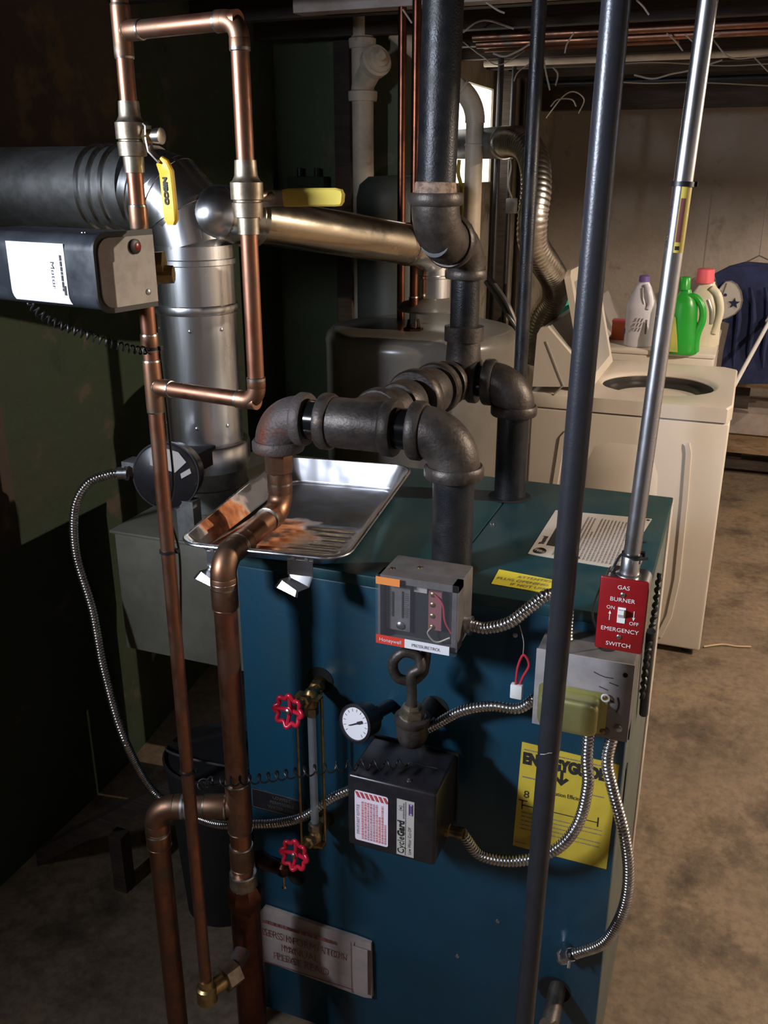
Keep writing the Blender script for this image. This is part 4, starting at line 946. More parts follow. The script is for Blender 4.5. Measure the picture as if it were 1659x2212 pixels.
build('wire', MB().tube(catmull([on_axis(1200) + RT*.02 - FW*.01, on_axis(1199) - FW*.0135, on_axis(1196) - RT*.014, W(1322, 1232, Y=1.235), W(1300, 1262, Y=1.26), W(1280, 1330, Y=1.31), V((-.135, 1.345, jz1+.001))], 8), .0018, n=6), 'black_rubber', bw)

# ================================================================ SUPPORT / GAS PIPE (foreground black)
b0, b1 = W(1152, 1992, d=1.19), W(1331, 0, d=1.19); bd = (b1 - b0).normalized()
pg = thing('black_post_pipe', 'tall matte black vertical pipe in the foreground, floor to ceiling', 'pipe', b0 + bd*((0 - b0.z)/bd.z))
j0 = on = W(1163, 1617, d=1.19)
pbot, ptop = b0 + bd*((ZF - b0.z)/bd.z), b0 + bd*((2.12 - b0.z)/bd.z); pj = b0 + bd*((j0.z - b0.z)/bd.z)
build('lower_pipe', MB().cyl(pbot, pj, .0162, n=32), 'black_post', pg); build('upper_pipe', MB().cyl(pj, ptop, .0168, n=32), 'black_post', pg)
build('floor_flange', MB().lathe(pbot, Z_, [(0, .05), (.008, .05), (.01, .024), (.022, .022)], n=28), 'cast_iron', pg)
build('scrape_mark', MB().tube([pj + (-FW*math.cos(a_) + RT*math.sin(a_))*.0168 + Z_*(.004*math.cos(a_*3)) for a_ in (-1.0, -.6, -.2, .1)], .0008, n=4), 'plate_gray', pg)
tp = W(1145, 400, d=2.3)
t = thing('thin_black_pipe', 'thin glossy black pipe behind the header, ceiling to floor', 'pipe', (tp.x, tp.y, 0))
tq = W(1163, 0, d=2.3)
pipe(t, (tp.x, tp.y, ZF), (tp.x, tp.y, 2.12), .0167, 'black_pipe')
build('coupling', MB().lathe((tp.x, tp.y, 1.1), Z_, [(0, .017), (0, .021), (.04, .021), (.04, .017)], n=20), 'black_pipe', t)

# ================================================================ GAUGE GLASS
gg = thing('gauge_glass', 'brass water gauge glass with two red handwheels on the boiler front', 'gauge glass', (-.665, 1.3, .44))
pu, pl_ = W(692, 1468, Y=BY0), W(702, 1765, Y=BY0)
gx, gy_ = -.654, 1.328; zu, zl = pu.z - .003, pl_.z - .0
wd_ = (V((-.1, -.97, .2))).normalized()
for nm, P_, z_ in (('upper', pu, zu), ('lower', pl_, zl)):
    c_ = V((gx, gy_, z_))
    vbz = build('valve', MB().cyl(V((P_.x, BY0+.004, z_)), c_, .0125, .0115, n=16).lathe(c_ + (V((P_.x, BY0, z_)) - c_)*.45, (V((P_.x, BY0, z_)) - c_), [(0, .0155), (.016, .0155)], n=6)
         .lathe(c_ - Z_*.02, Z_, [(0, .009), (.005, .0135), (.016, .0145), (.026, .0145), (.036, .0105), (.04, .006)], n=16)
         .cyl(c_, c_ + wd_*.076, .0075, .005, n=12).lathe(c_ + wd_*.014, wd_, [(0, .0115), (.013, .0115), (.016, .008)], n=6), 'brass', gg)
    s_ = -1 if nm == 'upper' else 1
    build('gland_nut', MB().lathe(c_ + Z_*s_*.018, Z_*s_, [(0, .0135), (.016, .0135), (.019, .009)], n=6), 'bronze', vbz)
    # handwheel
    wc = c_ + wd_*.078; a0, b0_, _ = basis(wd_); rim_pts = []
    for k_ in range(64):
        t_ = 2*PI*k_/64; rr = .0262 + .0034*math.cos(8*t_); rim_pts.append(wc + (a0*math.cos(t_) + b0_*math.sin(t_))*rr + wd_*.0015*math.cos(8*t_))
    hw_ = MB().tube(rim_pts, .0042, n=10, closed=True)
    for k_ in range(4):
        t_ = 2*PI*k_/4 + PI/8*0; hw_.tube([wc - wd_*.006, wc - wd_*.004 + (a0*math.cos(t_) + b0_*math.sin(t_))*.012, wc + (a0*math.cos(t_) + b0_*math.sin(t_))*.027], [.0048, .0038, .0042], n=8)
    hw_.lathe(wc - wd_*.012, wd_, [(0, .0075), (.013, .0075), (.014, .005)], n=16)
    hwo = build('handwheel', hw_, 'valve_red', gg)
    build('wheel_nut', MB().lathe(wc, wd_, [(0, .0055), (.005, .005), (.006, .003)], n=8), 'solder', hwo)
build('glass', MB().cyl((gx, gy_, zl+.03), (gx, gy_, zu-.03), .008, n=20), 'glass_tube', gg)
for dx, dy in ((-.024, -.012), (.02, .004), (.012, .018)): build('guard_rod', MB().cyl((gx+dx, gy_+dy, zl-.012), (gx+dx, gy_+dy, zu+.008), .0024, n=8), 'brass', gg)
build('guard_bracket', MB().b2((gx-.026, gy_-.014, zu+.004), (gx+.022, gy_+.006, zu+.008)).b2((gx-.026, gy_-.014, zl-.012), (gx+.022, gy_+.006, zl-.008)), 'brass', gg, smooth=0)
# drain cock low left
dc = thing('drain_cock', 'small dark brass drain cock with short rod under the lower red wheel', 'valve', W(585, 1870, Y=1.33))
d0 = W(572, 1862, Y=BY0); d1 = W(612, 1878, Y=1.31)
build('body', MB().cyl(d0, d1, .017, .012).lathe(d1 + Z_*-.014, Z_, [(0, .008), (.006, .013), (.024, .013), (.03, .006)], n=12), 'copper_old', dc)
build('rod', MB().cyl(d1 - Z_*.014, d1 - Z_*.045, .0028, n=8).lathe(d1 - Z_*.05, Z_, [(0, .003), (.004, .005), (.008, .003)], n=8), 'solder', dc)
# pressure gauge
gc = W(770, 1562, Y=1.27); gn = V((-.28, -.9, .18)).normalized(); GR = .032
pgz = thing('pressure_gauge', 'round black pressure gauge with white dial left of the siphon fitting', 'gauge', gc)
build('case', MB().lathe(gc - gn*.035, gn, [(0, .02), (.002, .03), (.03, GR), (.035, GR+.003), (.04, GR+.003), (.041, GR-.002), (.037, GR-.003)], n=36, cap=True), 'black_box', pgz)
fc_ = gc + gn*.0025
gu = gn.cross(Z_).normalized(); gu = gu if gu.x > 0 else -gu; gv = gu.cross(gn).normalized(); gv = gv if gv.z > 0 else -gv
dl = build('dial', MB().lathe(fc_, gn, [(0, GR-.003), (.0008, GR-.003)], n=36), 'white_paper', pgz)
build('needle', MB().prism([(-.014, -.0007), (.006, -.0011), (.007, -.0024), (.018, -.0024), (.018, .0024), (.007, .0024), (.006, .0011), (-.014, .0007)], fc_ + gn*.003, (gu*.85 + gv*.5).normalized(), (gv*.85 - gu*.5).normalized(), gn*.0006), 'ink', dl, smooth=0)
tk = MB()
for k_ in range(13):
    a_ = math.radians(-135 + 22.5*k_) + PI/2; e1 = gu*math.cos(a_) + gv*math.sin(a_); e2 = gn.cross(e1)
    tk.prism([(.0215, -.0004), (.0265, -.0004), (.0265, .0004), (.0215, .0004)], fc_ + gn*.001, e1, e2, gn*.0003)
build('scale_mark', tk, 'ink', dl, smooth=0)
build('stem', MB().cyl(gc - gn*.03, V((gc.x+.02, BY0+.003, gc.z-.03)), .012), 'black_pipe', pgz)
build('shoulder', MB().lathe(gc - gn*.055, gn, [(0, .014), (.0, .017), (.022, .021)], n=8), 'black_pipe', pgz)

# ================================================================ FLEXIBLE CONDUITS
fx = .0105
def flexthing(label, pts, r=fx, ends=()):
    t = thing('flexible_conduit', label, 'conduit', pts[0]); flex(t, pts, r)
    for p, d in ends:
        d = V(d).normalized(); build('connector', MB().lathe(V(p) - d*.012, d, [(0, r*1.05), (0, r*1.3), (.014, r*1.3), (.015, r*1.55), (.02, r*1.55), (.021, r*1.0)], n=14), 'emt', t)
    return t
j1 = V((-.152, 1.345, jz0-.006)); j2 = V((-.11, 1.345, jz0-.006)); cgp = V((cx1+.03, 1.27, cz0+.028))
flexthing('ribbed flexible conduit looping from junction box to black control box across the yellow label',
      [j1, W(1268, 1640, Y=1.335), W(1269, 1700, Y=1.33), W(1248, 1780, Y=1.325), W(1200, 1835, Y=1.315), W(1120, 1860, Y=1.3), W(1040, 1848, Y=1.285), cgp], ends=((j1 + Z_*.0, Z_),))
cne = W(1243, 2060, Y=1.35)
flexthing('ribbed flexible conduit hanging down the right edge of the boiler front',
      [j2, W(1312, 1640, Y=1.335), W(1322, 1700, Y=1.33), W(1348, 1800, Y=1.32), W(1358, 1890, Y=1.32), W(1345, 1970, Y=1.325), W(1305, 2035, Y=1.34), cne], ends=((j2, Z_),))
kc = thing('conduit_clamp', 'zinc clamp connector at the low end of the hanging conduit', 'clamp', W(1210, 2072, Y=1.37))
kd = (W(1195, 2070, Y=1.375) - cne).normalized()
build('sleeve', MB().cyl(cne - kd*.002, cne + kd*.012, .0105), 'black_rubber', kc)
build('clamp_body', MB().lathe(cne + kd*.012, kd, [(0, .012), (.004, .0135), (.022, .0135), (.024, .016), (.03, .016), (.034, .012)], n=8), 'emt', kc)
for s_ in (-1, 1): build('clamp_screw', MB().cyl(cne + kd*.016 + Z_*s_*.006 - Y_*.01, cne + kd*.016 + Z_*s_*.016 - Y_*.016, .0028, n=8), 'emt', kc)
build('elbow_neck', MB().cyl(cne + kd*.03, V((cne.x + kd.x*.04, BY0+.002, cne.z + kd.z*.04)), .011), 'emt', kc)
flexthing('ribbed flexible conduit between pressure control and junction box',
      [V((px1+.012, 1.31, 1.003-.025)), W(1050, 1357, Y=1.31), W(1100, 1345, Y=1.31), W(1145, 1312, Y=1.32), W(1185, 1285, Y=1.33), W(1222, 1300, Y=1.345), V((-.2, 1.35, jz1+.002))], ends=((V((px1+.004, 1.31, .978)), X_),))
mleft = mp - uu*0
mn_ = W(268, 1022, d=1.8)
flexthing('long flexible conduit from the junction box behind the controls round to the flue motor',
      [V((jx0-.004, 1.35, .845)), W(1120, 1530, Y=1.35), W(1060, 1525, Y=1.345), W(1000, 1535, Y=1.345), W(950, 1560, Y=1.35), W(880, 1600, Y=1.355), W(835, 1645, Y=1.36), W(790, 1690, Y=1.365), W(720, 1722, Y=1.355), W(660, 1762, Y=1.345), W(600, 1778, Y=1.345), W(530, 1780, Y=1.34), W(450, 1775, Y=1.36), W(340, 1718, Y=1.45), W(270, 1600, d=1.7), W(225, 1450, d=1.75), W(200, 1320, d=1.78), W(165, 1200, d=1.8), W(162, 1100, d=1.8), W(190, 1045, d=1.8), W(235, 1025, d=1.8), mn_], r=.0098, ends=((mn_, RT),))
# loose red wire with white plug
rw = thing('dangling_plug', 'white plastic plug on a red wire loop hanging beside the junction box', 'plug', W(1118, 1490, Y=1.33))
k0 = W(1122, 1350, Y=1.33); k1 = W(1130, 1415, Y=1.33); k2 = W(1118, 1478, Y=1.33)
build('thread', MB().tube(catmull([k0, W(1131, 1385, Y=1.33), k1], 6), .0008, n=5), 'wire_white', rw)
build('wire_loop', MB().tube(catmull([k2 + RT*-.003, W(1119, 1440, Y=1.33), W(1131, 1415, Y=1.33), W(1143, 1436, Y=1.33), W(1130, 1462, Y=1.33), k2 + RT*.004], 8), .0022, n=7), 'wire_red', rw)
build('plug', MB().rbox(k2 + V((-.011, -.006, -.026)), k2 + V((.009, .006, 0)), .002), 'white_plastic', rw)
# bottom outlet pipe
bp_ = thing('outlet_pipe', 'iron outlet pipe stub coming out of the low hole in the boiler', 'pipe', W(1200, 2150, Y=1.36))
o0 = W(1205, 2130, Y=BY0); 
build('pipe', MB().cyl(o0 + Y_*.01, o0 + V((-.0, -.09, -.03)), .0165).lathe(o0 + V((0, -.085, -.03)), -Z_, [(-.02, .018), (0, .021), (.03, .021), (.035, .0165), (.14, .0165)], n=20), 'cast_iron', bp_)

# ================================================================ BACKGROUND LEFT: soil pipe, tank, boards
sp_ = W(785, 400, Y=3.2); 
so = thing('soil_pipe', 'off-white painted cast iron soil pipe with cleanout against the green wall', 'pipe', (sp_.x, sp_.y, 0))
pipe(so, (sp_.x, sp_.y, 0), (sp_.x, sp_.y, 2.28), .037, 'soil_paint', n=28)
hz1 = W(785, 205, Y=3.2).z; hz2 = W(785, 105, Y=3.2).z
build('hub', MB().lathe((sp_.x, sp_.y, hz1-.02), Z_, [(0, .037), (0, .048), (.015, .05), (.03, .05), (.035, .04), (.05, .038)], n=28), 'soil_paint', so)
build('hub', MB().lathe((sp_.x, sp_.y, hz2), Z_, [(0, .038), (0, .044), (.02, .046), (.03, .046), (.035, .037)], n=28), 'soil_paint', so)
bdv = (X_*.62 - Y_*.55 + Z_*.28).normalized(); bc = V((sp_.x, sp_.y, (hz1+hz2)/2 - .01))
build('cleanout_branch', MB().cyl(bc - Z_*.03, bc + bdv*.095, .038, n=28).lathe(bc + bdv*.085, bdv, [(0, .038), (0, .05), (.03, .052), (.034, .045)], n=28), 'soil_paint', so)
build('cleanout_plug', MB().lathe(bc + bdv*.118, bdv, [(0, .044), (.008, .044), (.01, .03), (.016, .029), (.018, .016), (.034, .014)], n=28), 'soil_paint', so)
tk_ = W(855, 480, Y=3.0); ztk = W(855, 378, Y=3.0).z
tn = thing('pressure_tank', 'dark grey-green tall tank standing behind the water heater', 'tank', (tk_.x, tk_.y, 0))
build('shell', MB().lathe((tk_.x, tk_.y, .05), Z_, [(0, .12), (.02, .13), (ztk-.12, .13), (ztk-.08, .12), (ztk-.055, .09), (ztk-.05, .0)], n=40), 'tank_green', tn)
build('foot_ring', MB().lathe((tk_.x, tk_.y, 0), Z_, [(0, .11), (.05, .11)], n=32), 'black_void', tn)
op = W(720, 520, Y=3.27)
for px, w_, nm in ((742, .05, 'wall_batten'),):  # dark strip stands in for the vertical shadow beside the soil pipe
    q = W(px, 400, Y=3.29)
    tag(build('wall_batten', MB().b2((q.x-.03, YS-.025, 0), (q.x+.03, YS, 2.25)), 'wood_dark', smooth=0), 'dark upright board fixed to the green wall left of the soil pipe', 'board')
q = W(690, 400, Y=3.3)
bx = thing('wall_panel_box', 'dark green painted box on the green wall above the vent pipe', 'box', (q.x, YS-.05, q.z-.1))
build('case', MB().rbox((q.x-.11, YS-.06, q.z-.16), (q.x+.04, YS, q.z+.03), .004), 'wall_green', bx)
build('pipe_stub', MB().cyl((q.x-.07, YS-.03, q.z+.03), (q.x-.07, YS-.03, q.z+.06), .01).cyl((q.x-.0, YS-.03, q.z+.03), (q.x-.0, YS-.03, q.z+.06), .01), 'black_pipe', bx)
# odds and ends low at the left wall
q0 = W(400, 1700, d=2.1)
lb_ = thing('leaning_board', 'dark weathered wood board lying slanted behind the copper pipes', 'board', (q0.x, q0.y, 0))
build('plank', MB().prism([(0, 0), (.5, .38), (.5, .43), (0, .05)], (-1.66, 1.6, ZF), X_, Z_, (0, .04, 0)), 'wood_dark', lb_, smooth=0)
build('batten', MB().b2((-1.4, 1.6, ZF), (-1.36, 1.64, .02)), 'wood_dark', lb_, smooth=0)
dd_ = thing('black_bucket', 'black round bucket in the shadows left of the boiler base', 'bucket', (-1.1, 1.66, 0))
build('pail', MB().lathe((-1.1, 1.68, ZF), Z_, [(0, .1), (.46, .125), (.465, .13), (.47, .125), (.46, .12)], n=32), 'black_void', dd_)
build('handle', MB().tube([V((-1.1, 1.68, .29)) + X_*.128*math.cos(a_) + Z_*.06*math.sin(a_) - Y_*.1*math.sin(a_) for a_ in [PI*k_/12 for k_ in range(13)]], .003, n=6), 'steel_gray', dd_)
# old door frame outline on left wall
tag(build('old_hatch', MB().b2((XL, 1.35, .75), (XL+.02, 1.39, 1.2)).b2((XL, 1.35, 1.2), (XL+.02, 1.75, 1.24)).b2((XL, 1.39, .75), (XL+.008, 1.75, 1.2)), 'wall_brown', smooth=0), 'old boarded hatch set in the green left wall below the flue', 'hatch')

# ================================================================ WINDOW CORNER: drain pipe, dryer duct, posts
dp_ = W(1024, 330, Y=3.35)
dr = thing('drain_pipe', 'cream plastic drain pipe with elbow in front of the bright window', 'pipe', (dp_.x, dp_.y, 0))
ez = W(1024, 235, Y=3.35).z
pipe(dr, (dp_.x, dp_.y, 0), (dp_.x, dp_.y, ez-.02), .031, 'pvc')
ed = (-RT*.78 + Z_*.62).normalized()
build('elbow', MB().tube(elbow_pts((dp_.x, dp_.y, ez+.02), -Z_, ed, .06, 10), .034, n=24), 'pvc', dr)
build('pipe', MB().cyl(V((dp_.x, dp_.y, ez+.02)) + ed*.05, V((dp_.x, dp_.y, ez+.02)) + ed*.36, .031), 'pvc', dr)
for z_ in (ez-.045, ez-.12): build('joint_ring', MB().lathe((dp_.x, dp_.y, z_), Z_, [(0, .031), (0, .0345), (.006, .0345), (.008, .031)], n=24), 'pvc', dr)
build('joint_ring', MB().lathe(V((dp_.x, dp_.y, ez+.02)) + ed*.06, ed, [(0, .031), (0, .037), (.008, .037), (.01, .031)], n=24), 'pvc', dr)
dv = thing('dryer_duct', 'flexible foil dryer duct curving from the window down behind the washer', 'duct', W(1150, 450, d=3.1))
w0 = W(960, 310, X=XW-.1)
rigid0, rigid1 = W(985, 312, d=3.75), W(1090, 308, d=3.4)
build('rigid_pipe', MB().cyl(w0, rigid0, .052, n=28).cyl(rigid0, rigid1, .052, n=28), 'galv_dull', dv)
dpts = resample(catmull([rigid1, W(1118, 306, d=3.3), W(1140, 318, d=3.22), W(1155, 355, d=3.15), W(1158, 410, d=3.1), W(1151, 470, d=3.08), W(1152, 525, d=3.12), W(1178, 570, d=3.2), W(1198, 605, d=3.32), W(1198, 640, d=3.42), W(1175, 680, d=3.5), W(1162, 730, d=3.55), W(1160, 780, d=3.58)], 14), .0055)
build('duct', MB().tube(dpts, [.05*(1, .94, .94)[i % 3] for i in range(len(dpts))], n=24), 'duct_foil', dv, smooth=75)
build('strap', MB().lathe(rigid1 - (rigid1-rigid0).normalized()*.01, rigid1-rigid0, [(0, .0525), (0, .0545), (.012, .0545), (.012, .0525)], n=28, cap=False), 'solder', dv)
for px, wd__, lab_ in ((1088, .05, 'dark upright timber beside the bright window'), (1142, .07, 'dark upright timber in the corner left of the back wall')):
    q = W(px, 400, X=XW+.06)
    tag(build('wall_post', MB().b2((q.x-.02, q.y-wd__, 0), (q.x+.03, q.y+wd__, 2.1)), 'wood_dark', smooth=0), lab_, 'post')
q = W(1068, 400, d=4.2)
for i, (px, dd, r_) in enumerate(((1072, 4.0, .012), (1100, 4.1, .009))):
    q = W(px, 400, d=dd); t = thing('wall_conduit', ('dark conduit on the window wall nearest the bright window', 'dark thin conduit on the window wall nearer the corner')[i], 'conduit', (q.x, q.y, 0))
    pipe(t, (q.x, q.y, 0), (q.x, q.y, 2.1), r_, 'black_pipe'); sleeve(t, (q.x, q.y, 1.75), Z_, r_, .05, 'galv_dull')
q = W(1105, 445, d=4.0)
sk_ = thing('wall_outlet', 'small grey outlet box with cord among the dark uprights', 'outlet', q)
build('box', MB().rbox(q - V((.02, .02, .03)), q + V((.02, .02, .03)), .003), 'galv_dull', sk_)
build('cord', MB().tube(catmull([q + Z_*.03, W(1098, 400, d=3.98), W(1104, 360, d=3.98), W(1100, 330, d=3.98)], 8), .004, n=6), 'wire_white', sk_)
# yellow gas tag / hose near window
q = W(992, 400, d=3.6)
t = thing('yellow_hose', 'yellow gas hose behind the drain pipe', 'hose', W(992, 480, d=3.5))
build('hose', MB().tube(catmull([W(992, 345, d=3.5), W(990, 375, d=3.5), W(997, 410, d=3.5), W(995, 480, d=3.5), W(990, 620, d=3.5), V((W(990, 620, d=3.5).x, W(990, 620, d=3.5).y, .01))], 8), .007, n=8), 'wire_yellow', t)
t = thing('washer_hose', 'grey ribbed hoses slanting down beside the thin black pipe', 'hose', W(1080, 640, d=3.2))
for k_ in (0, 1): build('hose', MB().tube(catmull([W(1050, 590 + 18*k_, d=3.3), W(1075, 625 + 18*k_, d=3.25), W(1100, 665 + 18*k_, d=3.2), W(1118, 720, d=3.2), W(1120, 800, d=3.2)], 8), .009, n=8), 'steel_gray', t)
# ================================================================ WASHER
wx0, wx1, wy0, wy1 = -.672, .012, 3.2, 3.93; wz = .935
wa = thing('washing_machine', 'white top-loading washing machine with its lid open', 'washing machine', ((wx0+wx1)/2, (wy0+wy1)/2, 0))
build('cabinet', MB().rbox((wx0+.006, wy0+.004, .025), (wx1-.004, wy1, .882), .008, 3), 'washer_white', wa)
# side embossing: two long ridges and an arched raised field
def ridge(pts, w=.008, d=.005): return MB().ribbon([V((x, wy0+.003, z)) for x, z in pts], [X_]*len(pts), w*2, d*2)
build('ridge', ridge([(-.135, .8), (-.12, .8), (-.112, .77), (-.105, .6), (-.1, .3), (-.112, .15), (-.14, .06)], .011), 'washer_white', wa)
build('ridge', ridge([(-.53, .8), (-.545, .78), (-.56, .6), (-.565, .3), (-.55, .15), (-.52, .06)], .011), 'washer_white', wa)
arch = [(-.2 - .0, .1), (-.195, .5), (-.205, .68), (-.235, .76), (-.29, .78), (-.38, .78), (-.43, .76), (-.46, .68), (-.47, .5), (-.465, .1)]
build('raised_field', MB().rings([[V((x, wy0+.004, z)) for x, z in arch], [V((-.333 + (x+.333)*.88, wy0-.006, .1 + (z-.1)*.95)) for x, z in arch]]), 'washer_white', wa, smooth=80)
for x_ in (wx0+.05, wx1-.05):
    for y__ in (wy0+.05, wy1-.05): build('foot', MB().cyl((x_, y__, 0), (x_, y__, .03), .02, n=12), 'black_rubber', wa)
# top deck with the round tub opening
oc = W(1415, 832, Z=wz); ocx, ocy, orr = -.262, 3.535, .2
angs = sorted(set([2*PI*k_/48 for k_ in range(48)]))
def sqp(a_):
    c_, s_ = math.cos(a_), math.sin(a_); tx = ((wx1 - ocx) if c_ > 0 else (ocx - wx0 - .165))/max(abs(c_), 1e-6); ty = ((wy1 - ocy) if s_ > 0 else (ocy - wy0))/max(abs(s_), 1e-6)
    t_ = min(tx, ty); return V((ocx + c_*t_, ocy + s_*t_, 0))
out_ = [sqp(a_) for a_ in angs]
ringz = lambda rr, z_: [V((ocx + rr*math.cos(a_), ocy + rr*math.sin(a_), z_)) for a_ in angs]
build('deck', MB().rings([[p + Z_*.885 for p in out_], [p + Z_*(wz-.006) for p in out_], [V((p.x - (.006 if p.x > ocx else 0)*1, p.y, wz)) for p in out_], ringz(orr+.02, wz), ringz(orr+.004, wz-.008), ringz(orr, wz-.014), ringz(orr+.012, wz-.05)], cap=False), 'washer_white', wa)
build('deck_back', MB().rbox((wx0, wy0, .885), (wx0+.165, wy1, wz), .004), 'washer_white', wa)
build('tub_ring', MB().rings([ringz(orr+.001, wz-.015), ringz(orr+.003, wz-.04), ringz(orr-.03, wz-.045), ringz(orr-.045, wz-.055), ringz(orr-.04, wz-.09)], cap=False), 'washer_dark', wa)
build('drum', MB().rings([ringz(orr-.03, wz-.06), ringz(orr-.035, .45), ringz(.02, .44)], cap=False).rings([ringz(orr-.0, wz-.06), ringz(orr-.0, .43)], cap=False), 'drum_metal', wa)
build('balance_ring', MB().tube(ringz(orr-.028, wz-.075), .012, n=8, closed=True), 'washer_gray', wa)
# console: wedge along the left side (the machine's back)
def con(z0_, y0_, y1_, mat, nm, out): return build(nm, MB().rings([[V((x, y0_, z)) for x, z in out], [V((x, y1_, z)) for x, z in out]]), mat, wa)
ctl = [W(x, y_, Y=wy0) for x, y_ in ((1150, 835), (1160, 722), (1168, 708), (1183, 706), (1255, 790), (1232, 836))]
ca = [(p.x, p.z) for p in ctl]
con(0, wy0, wy0+.03, 'washer_white', 'console_end', ca); con(0, wy0+.03, wy1-.01, 'washer_gray', 'console', [(x*1 if i else x, z-.004) for i, (x, z) in enumerate(ca)])
con(0, wy1-.01, wy1+.01, 'washer_white', 'console_end', ca)
build('crease', MB().ribbon([V((x, wy0-.001, z)) for x, z in ((-.625, 1.12), (-.57, 1.0), (-.555, .97), (-.585, .935))], [X_]*4, .006, .003), 'washer_gray', wa)
build('badge', MB().box(W(1192, 735, Y=wy0+.012), (.03, .003, .012), Matrix.Rotation(math.radians(42), 3, 'Y')), 'ink', wa, smooth=0)
# lid standing open
lh = -.488; ltop = V((-.64, 3.25, 1.35))
lidp = [(lh, wy0+.05, wz), (lh-.11, wy0+.05, 1.36)]
def lidq(t_, y__, off): 
    base = V((lh, y__, wz+.01)); d_ = (V((ltop.x+.05, 0, ltop.z)) - V((lh, 0, wz+.01))); n_l = V((d_.z, 0, -d_.x)).normalized(); return base + V((d_.x, 0, d_.z))*t_ + n_l*off
lid = build('lid', MB().rings([[lidq(0, wy0+.05, 0), lidq(0, wy1-.12, 0), lidq(.96, wy1-.12, 0), lidq(1, wy1-.15, 0), lidq(1, wy0+.08, 0), lidq(.96, wy0+.05, 0)], [lidq(0, wy0+.05, .022), lidq(0, wy1-.12, .022), lidq(.96, wy1-.12, .022), lidq(1, wy1-.15, .022), lidq(1, wy0+.08, .022), lidq(.96, wy0+.05, .022)]]), 'washer_white', wa)
build('lid_inset', MB().rings([[lidq(a_, b_, .0225) for a_, b_ in ((.08, wy0+.1), (.08, wy1-.17), (.9, wy1-.17), (.9, wy0+.1))], [lidq(a_, b_, .026) for a_, b_ in ((.1, wy0+.12), (.1, wy1-.19), (.88, wy1-.19), (.88, wy0+.12))]]), 'washer_gray', lid)
# ================================================================ DRYER with bottles
dx0, dx1, dy0, dy1, dz = -.68, -.085, 4.03, 4.72, .965
dy_ = thing('dryer', 'white clothes dryer behind the washer with laundry bottles on top', 'dryer', ((dx0+dx1)/2, (dy0+dy1)/2, 0))
build('cabinet', MB().rbox((dx0, dy0, .02), (dx1, dy1, dz-.02), .008), 'washer_white', dy_)
build('top', MB().rbox((dx0-.004, dy0-.004, dz-.02), (dx1+.004, dy1+.004, dz), .006), 'washer_white', dy_)
build('console', MB().prism([(0, 0), (.14, 0), (.05, .16), (0, .17)], (dx0, dy0, dz), X_, Z_, (0, dy1-dy0, 0)), 'washer_gray', dy_)
build('foot', MB().b2((dx0+.03, dy0+.03, 0), (dx1-.03, dy1-.03, .02)), 'black_rubber', dy_, smooth=0)
build('side_groove', MB().b2((dx1, dy0+.02, dz-.06), (dx1+.002, dy1-.02, dz-.055)).b2((dx1, dy0+.02, dz-.1), (dx1+.002, dy1-.02, dz-.095)), 'washer_gray', dy_, smooth=0)
def bottle_body(c, prof, sx, sy, n=28):
    mb = MB(); mb.rings([[V((c.x + math.cos(t_)*r_*sx, c.y + math.sin(t_)*r_*sy, c.z + h_)) for t_ in [2*PI*k_/n for k_ in range(n)]] for h_, r_ in prof]); return mb
c = W(1375, 752, Z=dz); c.y += .06; c.z = dz
b_ = thing('bleach_jug', 'white bleach jug with purple cap on the dryer', 'bottle', c)
build('body', bottle_body(c, [(0, .056), (.006, .062), (.06, .063), (.15, .062), (.165, .064), (.175, .06), (.21, .05), (.25, .033), (.268, .022), (.275, .022)], 1, .85), 'bleach_white', b_)
build('cap', MB().lathe(c + Z_*.272, Z_, [(0, .023), (.022, .022), (.025, .018)], n=20), 'purple', b_)
build('handle', MB().tube(catmull([c + V((.012, -.03, .262)), c + V((.026, -.048, .235)), c + V((.036, -.05, .19)), c + V((.03, -.052, .165))], 8), .009, n=10), 'bleach_white', b_)
build('handle_recess', MB().tube(catmull([c + V((.0, -.034, .25)), c + V((.006, -.047, .21)), c + V((.014, -.05, .185))], 6), [.004]*13, n=8), 'washer_gray', b_)
st_ = MB()
for r_ in range(3):
    for k_ in range(3): st_.prism([(0, 0), (.004, 0), (.011, .016), (.007, .016)], c + V((-.028 + k_*.013 + r_*.004, -.0545, .07 + r_*.02)), X_, Z_, (0, -.002, 0))
build('label_stroke', st_, 'ink_gray', b_, smooth=0)
build('label_word', MB().b2(c + V((.026, -.051, .06)), c + V((.033, -.0525, .12))), 'ink_gray', b_, smooth=0)
build('side_mark', MB().b2(c + V((-.06, -.02, .05)), c + V((-.064, -.004, .075))), 'purple', b_, smooth=0)
c = W(1470, 766, Z=dz); c.z = dz; c.y += .04
b_ = thing('detergent_bottle', 'bright green detergent bottle with loop handle on the dryer', 'bottle', c)
build('body', bottle_body(c + V((-.01, 0, 0)), [(0, .07), (.008, .075), (.08, .068), (.14, .058), (.19, .055), (.22, .045), (.245, .026), (.26, .021)], 1, .55), 'bottle_green', b_)
build('cap', MB().lathe(c + V((-.016, 0, .258)), Z_, [(0, .023), (.045, .022), (.05, .018)], n=20), 'bottle_green', b_)
build('handle', MB().tube(catmull([c + V((.0, -.005, .235)), c + V((.035, -.005, .228)), c + V((.062, -.005, .19)), c + V((.068, -.005, .14)), c + V((.055, -.005, .09)), c + V((.05, -.005, .05)), c + V((.052, -.005, .01))], 8), [.012 + .006*(i/48) for i in range(49)], n=12), 'bottle_green', b_)
build('label', MB().prism([(-.075, .01), (-.012, .01), (-.02, .07), (-.035, .15), (-.06, .17), (-.075, .1)], c + V((.0, -.046, 0)), X_, Z_, (0, -.002, 0)), 'label_yellow_green', b_, smooth=0)
c = W(1512, 748, Z=dz); c.z = dz; c.y += .03
